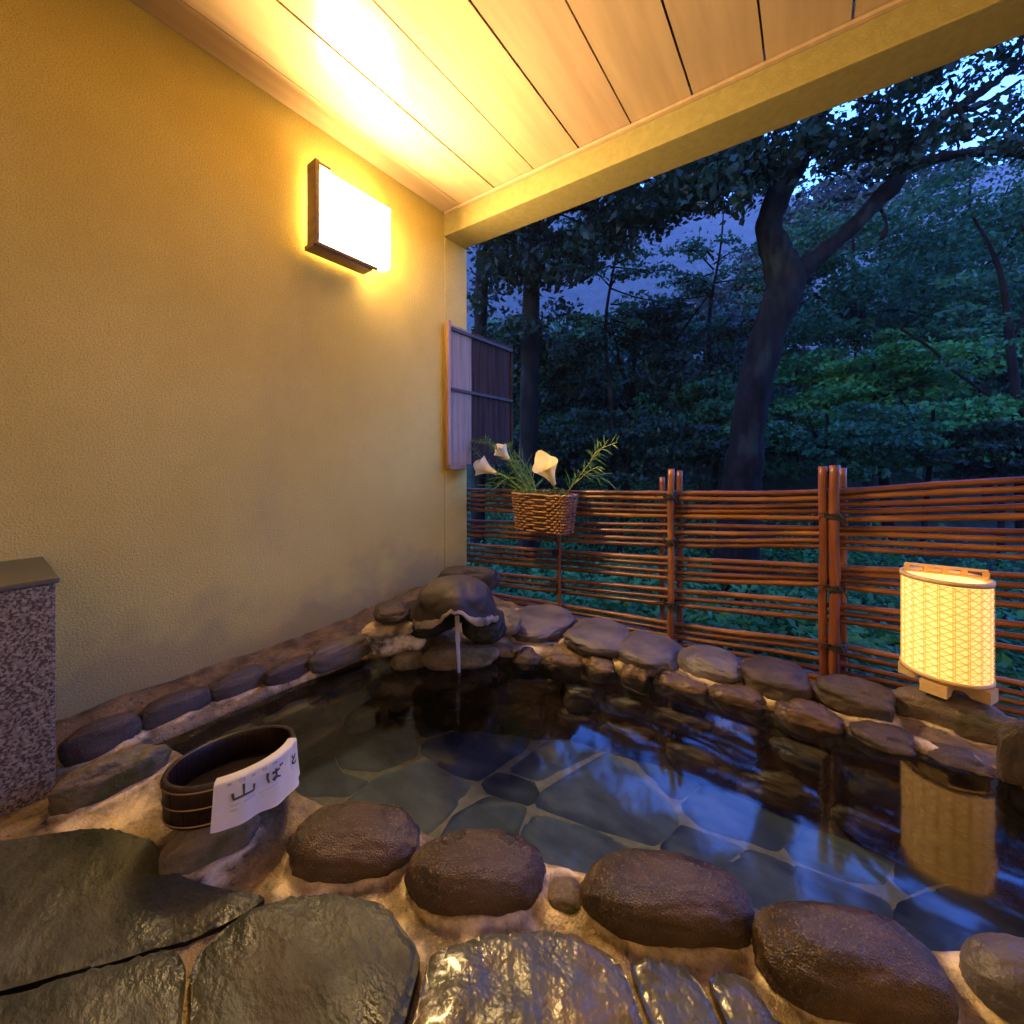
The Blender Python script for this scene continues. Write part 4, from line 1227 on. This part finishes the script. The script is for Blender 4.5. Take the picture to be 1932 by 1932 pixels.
def crown_clumps(c, rx, ry, rz, n, per, seed, flat=.35, cs=.28):
    rg = random.Random(seed); out = []
    for _ in range(n):
        while True:
            q = Vector((rg.uniform(-1, 1), rg.uniform(-1, 1), rg.uniform(-1, 1)))
            if .12 < q.length < 1: break
        k = rg.uniform(.6, 1.35) * cs
        out.append((c[0] + q.x * rx, c[1] + q.y * ry, c[2] + q.z * rz, rx * k, ry * k, rz * k * flat * 1.6, per * rg.uniform(.5, 1.5)))
    return out

def limb(bm, pix, t, m=9, n=22, rough=.06, seed=0):
    """pix rows: u, v, half width in picture px, optional distance"""
    P = spline([PT(p[0], p[1], p[3] if len(p) > 3 else t) for p in pix], m)
    rad = lerps([.78 * p[2] * (p[3] if len(p) > 3 else t) / FPX for p in pix], m)
    rad = [r * (1 + rough * 2 * fbm((i * .35, seed, 0), 1, seed, 3)) for i, r in enumerate(rad)]
    tube(bm, P, rad, n)

# the forked tree
T = 4.6
tr = empty("forked_tree", PT(1395, 1060, T), "large dark forked tree with a leaning trunk behind the fence, two spreading limbs", "tree")
bm = bmesh.new()
limb(bm, [(1385, 1130, 52), (1392, 1000, 44), (1400, 900, 39), (1412, 800, 37), (1436, 680, 36), (1462, 590, 37), (1482, 530, 40), (1462, 470, 33), (1450, 425, 29), (1478, 350, 28), (1510, 285, 25), (1540, 220, 19), (1570, 120, 14)], T, seed=1)
limb(bm, [(1478, 560, 26), (1510, 512, 25), (1560, 470, 20), (1640, 398, 19), (1700, 325, 18), (1735, 268, 14), (1790, 215, 10), (1860, 168, 8), (1940, 105, 7), (2040, 30, 5)], T, seed=2)
limb(bm, [(1708, 318, 13), (1760, 300, 11), (1860, 285, 10), (1940, 290, 9), (2060, 300, 7)], T, seed=3)
limb(bm, [(1478, 350, 16), (1445, 310, 11), (1420, 285, 8), (1395, 255, 6)], T, seed=4)
limb(bm, [(1690, 335, 8), (1670, 300, 9), (1625, 280, 7), (1590, 262, 5)], T, seed=5)
limb(bm, [(1655, 385, 6), (1672, 420, 4), (1665, 450, 3)], T, seed=6, n=8)
limb(bm, [(1800, 210, 7), (1850, 200, 5), (1932, 150, 4), (2000, 120, 3)], T, seed=7, n=8)
limb(bm, [(1810, 290, 5), (1800, 240, 4), (1795, 190, 3), (1830, 140, 2)], T, seed=8, n=8)
for k in range(26):
    rg = random.Random(k)
    u, v = rg.uniform(1400, 2000), rg.uniform(60, 280)
    limb(bm, [(u, v, 3), (u + rg.uniform(-40, 40), v - rg.uniform(0, 50), 2.2), (u + rg.uniform(-80, 80), v - rg.uniform(-30, 90), 1.2)], T + rg.uniform(-.5, .5), seed=20 + k, n=6, m=4)
def bark_relief(bm, amt):
    bm.normal_update()
    for v in bm.verts: v.co += v.normal * amt * (fbm((v.co.x * 1, v.co.y, v.co.z * .45), 7, 3, 4) + .5 * fbm((v.co.x, v.co.y, v.co.z * .5), 18, 6, 3))
bark_relief(bm, .030)
obj("trunk", bm, "bark", tr, True)
cl = []
rg = random.Random(11)
for k in range(210):
    u = rg.uniform(1290, 2150); v = rg.uniform(-60, 300) - .05 * (u - 1400)
    if u < 1560: v = rg.uniform(150, 400) - .25 * (u - 1300)
    t = T + rg.uniform(-1.0, 1.3); p = PT(u, v, t); s = rg.uniform(.14, .36)
    cl.append((p.x, p.y, p.z, s * 1.3, s * 1.3, s * .45, 70 * rg.uniform(.5, 1.5)))
for k in range(60):                                   # hanging sprays round the fork
    u = rg.uniform(1290, 1440); v = 300 + rg.gauss(0, 35) - .25 * (u - 1300); t = T + rg.uniform(-.6, 1.0); p = PT(u, v + 30, t); s = rg.uniform(.12, .26)
    cl.append((p.x, p.y, p.z, s * 1.3, s * 1.3, s * .5, 70))
for k in range(30):
    u = rg.uniform(1540, 1720); v = rg.uniform(225, 330); t = T + rg.uniform(-.6, 1.0); p = PT(u, v, t); s = rg.uniform(.12, .24)
    cl.append((p.x, p.y, p.z, s * 1.3, s * 1.3, s * .4, 60))
for k in range(230):                                  # the crown goes on above the roof edge
    u = rg.uniform(900, 2150); v = rg.uniform(-620, -20) - .05 * (u - 1400)
    t = T + rg.uniform(-.6, 1.8); p = PT(u, v, t); s = rg.uniform(.18, .42)
    cl.append((p.x, p.y, p.z, s * 1.4, s * 1.4, s * .45, 75))
leaf_cloud("crown", cl, .085, "leaf_dark", tr, 3)

# two dark trunks beside the pillar
def side_tree(u, w, t, label, seed, box_, n, m="leaf_dark"):
    r = empty("broadleaf_tree", PT(u, 1000, t), label, "tree", "dark trees beside the pillar")
    bm = bmesh.new()
    limb(bm, [(u - 6, 1080, w * 1.2), (u - 3, 850, w * 1.05), (u, 650, w), (u + 4, 500, w * .95), (u + 8, 380, w * .85), (u + 25, 250, w * .6), (u + 40, 120, w * .4)], t, seed=seed)
    limb(bm, [(u + 6, 450, w * .4), (u + 60, 400, w * .3), (u + 120, 395, w * .2), (u + 190, 420, w * .1)], t, seed=seed + 1, n=8)
    limb(bm, [(u + 4, 520, w * .35), (u + 45, 480, w * .25), (u + 110, 470, w * .12)], t, seed=seed + 2, n=8)
    obj("trunk", bm, "bark", r, True)
    rg = random.Random(seed); cl = []
    for k in range(n):
        uu = rg.uniform(box_[0], box_[1]); vv = rg.uniform(box_[2] - .25 * max(0, uu - 1150), box_[3] - .8 * max(0, uu - 1110)); tt = t + rg.uniform(-1.0, 1.0)
        p = PT(uu, vv, tt); s = rg.uniform(.16, .34)
        cl.append((p.x, p.y, p.z, s * 1.3, s * 1.3, s * .5, 80))
    leaf_cloud("crown", cl, .09, m, r, seed)
side_tree(1000, 21, 5.4, "dark straight-trunked tree seen just right of the wooden screen", 41, (930, 1310, 270, 530), 170)
side_tree(906, 16, 5.9, "dark tree right beside the pillar edge, half hidden by it", 47, (860, 1010, 330, 640), 34)

# trees and shrubs on the slope
SLOPE = [
    ("leafy_tree", 1195, 705, 190, 130, 8.4, "leaf_dark", "dark bushy tree in the middle distance below the misty mountain"),
    ("leafy_tree", 1010, 700, 130, 120, 7.6, "leaf_dark", "blackish bushy tree right of the wooden screen panel"),
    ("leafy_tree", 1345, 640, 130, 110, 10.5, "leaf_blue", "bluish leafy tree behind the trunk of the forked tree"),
    ("leafy_tree", 1610, 560, 190, 170, 9.2, "leaf_mid", "dark green tree filling the space under the forked tree's right limb"),
    ("leafy_tree", 1830, 460, 230, 170, 11.0, "leaf_mid", "tall blue-green tree high on the slope at the right"),
    ("leafy_tree", 1650, 720, 170, 90, 8.0, "leaf_green", "bright green maple spreading right of the forked trunk"),
    ("leafy_tree", 1850, 640, 190, 120, 8.6, "leaf_mid", "mid green tree at the right behind the bare curved branches"),
    ("shrub", 1760, 815, 170, 75, 6.6, "leaf_green", "brightest green shrub above the right bay of the fence"),
    ("shrub", 1560, 830, 130, 70, 6.4, "leaf_mid", "low green shrub just right of the forked trunk's foot"),
    ("shrub", 1180, 850, 190, 75, 6.2, "leaf_dark", "dark low shrub behind the fence right of the flower basket"),
    ("shrub", 1310, 800, 120, 95, 7.0, "leaf_mid", "dark green shrub left of the forked trunk's foot"),
    ("shrub", 1000, 870, 110, 70, 6.4, "leaf_dark", "black-green shrub behind the flower basket"),
    ("shrub", 1890, 850, 120, 60, 5.8, "leaf_dark", "dark shrub above the fence at the right picture edge"),
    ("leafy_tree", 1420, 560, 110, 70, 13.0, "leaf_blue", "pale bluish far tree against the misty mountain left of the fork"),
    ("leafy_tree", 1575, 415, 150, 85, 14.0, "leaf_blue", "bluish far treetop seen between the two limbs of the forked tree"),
    ("leafy_tree", 2010, 520, 150, 260, 9.5, "leaf_mid", "tall green tree cut by the right picture edge"),
]
for i, (nm, u, v, ru, rv, t, m, lab) in enumerate(SLOPE):
    c = PT(u, v, t); rx = ru * t / FPX; rz = rv * t / FPX
    g = land_z(c.x, c.y)
    root = empty(nm, (c.x, c.y, g), lab, "tree" if nm == "leafy_tree" else "shrub", "trees and shrubs on the slope beyond the fence")
    rg = random.Random(100 + i)
    bm = bmesh.new()
    r0 = .10 if nm == "leafy_tree" else .05
    j = Vector((rg.uniform(-.3, .3), 0, 0))
    tube(bm, spline([(c.x + j.x, c.y, g - .2), c.lerp(Vector((c.x, c.y, g)), .5) + j * .5, c, c + Vector((0, 0, rz * .7))], 6), lerps([r0, r0 * .8, r0 * .5, .02], 6), 8)
    for k in range(7):
        e = c + Vector((rg.uniform(-.8, .8) * rx, rg.uniform(-.5, .5) * rx, rg.uniform(-.4, .8) * rz))
        s = Vector((c.x, c.y, max(g, c.z - rz * rg.uniform(.2, .9))))
        tube(bm, spline([s, s.lerp(e, .5) + Vector((0, 0, .1 * rz)), e], 5), lerps([r0 * .45, r0 * .3, .01], 5), 6)
    obj("trunk", bm, "bark", root, True)
    n = int(46 + 20 * (nm == "leafy_tree"))
    leaf_cloud("crown", crown_clumps(c, rx, rx * .7, rz, n, 200, 200 + i, flat=.32), .0105 * t + .012, m, root, 300 + i)
# thin-leaved saplings whose sprays break up the view of the mountain
for k, (u0, t0, lab) in enumerate(((1150, 7.0, "thin sapling with sparse sprays against the misty mountain, left one"), (1345, 8.0, "thin sapling with sparse sprays against the misty mountain, beside the forked trunk"))):
    r = empty("sapling", PT(u0, 1000, t0), lab, "tree")
    bm = bmesh.new()
    limb(bm, [(u0, 1010, 7), (u0 + 6, 800, 6), (u0 - 8, 620, 4.5), (u0 + 14, 470, 2.5), (u0 + 20, 400, 1.2)], t0, seed=80 + k, n=8)
    cl = []; rg = random.Random(60 + k)
    for q in range(15):
        v0 = rg.uniform(440, 640); du = rg.choice((-1, 1)) * rg.uniform(30, 105); dv = rg.uniform(-55, 25)
        limb(bm, [(u0 + 2, v0, 2.2), (u0 + du * .5, v0 + dv * .7, 1.5), (u0 + du, v0 + dv, .8)], t0, seed=90 + q, n=6, m=4)
        for z in (.45, .75, 1.0):
            p = PT(u0 + du * z, v0 + dv * z, t0 + rg.uniform(-.2, .2)); sz = rg.uniform(.12, .26)
            cl.append((p.x, p.y, p.z, sz * 1.5, sz * 1.2, sz * .28, 34))
    obj("trunk", bm, "bark", r, True)
    leaf_cloud("crown", cl, .085, "leaf_mid", r, 70 + k)
# slim right-hand tree with bare curved branches
T2 = 6.0
r = empty("slim_tree", PT(1925, 950, T2), "slim bare-branched tree with curved twigs at the right picture edge", "tree")
bm = bmesh.new()
limb(bm, [(1930, 1000, 13), (1925, 860, 11), (1918, 760, 9), (1905, 640, 8), (1893, 540, 6), (1870, 470, 4), (1830, 400, 2)], T2, seed=51)
limb(bm, [(1922, 850, 5), (1870, 835, 4), (1832, 805, 3), (1820, 765, 2)], T2, seed=52, n=8)
limb(bm, [(1922, 830, 4), (1885, 800, 3), (1862, 770, 2), (1858, 740, 1.2)], T2, seed=53, n=8)
limb(bm, [(1906, 650, 4), (1930, 600, 3), (1960, 540, 2)], T2, seed=54, n=8)
limb(bm, [(1700, 620, 3), (1760, 660, 3), (1800, 700, 3), (1920, 780, 4)], T2, seed=55, n=8)
obj("trunk", bm, "bark", r, True)
cl = []
rg = random.Random(77)
for k in range(24):
    p = PT(rg.uniform(1780, 1990), rg.uniform(380, 700), T2 + rg.uniform(-.5, .6)); s = rg.uniform(.10, .22)
    cl.append((p.x, p.y, p.z, s * 1.3, s * 1.3, s * .4, 45))
leaf_cloud("crown", cl, .085, "leaf_mid", r, 5)

# low leaves carpeting the ground behind the fence, and woodland filling the slope behind
cl = []
rg = random.Random(8)
for k in range(1500):
    y = 2.45 + 7 * rg.random() ** 1.7; x = rg.uniform(-2.4 - .9 * (y - 2.4), 2.6 + .9 * (y - 2.4))
    s = rg.uniform(.10, .20) * (1 + .22 * (y - 2.4))
    cl.append((x, y, land_z(x, y) + .10 + .16 * rg.random() * (1 + .4 * (y - 2.4)), s * 1.2, s * 1.2, s * .6, 50))
o = leaf_cloud("undergrowth", cl, .075, "leaf_green", None, 9, up=1.0)
tag(o, "low green leafy plants carpeting the ground seen through the fence gaps", "plants", kind="stuff")
cl = []
for k in range(520):
    f = rg.uniform(9, 19); u = rg.uniform(860, 2150)
    top = 610 - .36 * max(u - 1330, 0) if u > 1330 else 640 - .1 * (u - 860)
    v = rg.uniform(top, 900)
    p = PT(u, v, f); s = rg.uniform(.35, .8)
    cl.append((p.x, p.y, p.z, s * 1.4, s * 1.4, s * .55, 110))
o = leaf_cloud("woodland", cl, .19, "leaf_mid", None, 10)
tag(o, "far dense woodland reading as one dark mass behind the nearer trees", "woodland", kind="stuff")

# ------------------------------------------------------------------ evening air
m = bpy.data.materials.new("haze"); m.use_nodes = True
N = m.node_tree.nodes; N.remove(N["Principled BSDF"])
pv = N.new("ShaderNodeVolumePrincipled"); pv.inputs["Color"].default_value = (.80, .86, 1, 1); pv.inputs["Density"].default_value = .0007
m.node_tree.links.new(pv.outputs[0], N["Material Output"].inputs["Volume"])
MATS["haze"] = m
bm = bmesh.new(); box(bm, (-950, -950, -9), (950, 950, 190))
tag(obj("haze", bm, "haze"), kind="stuff")
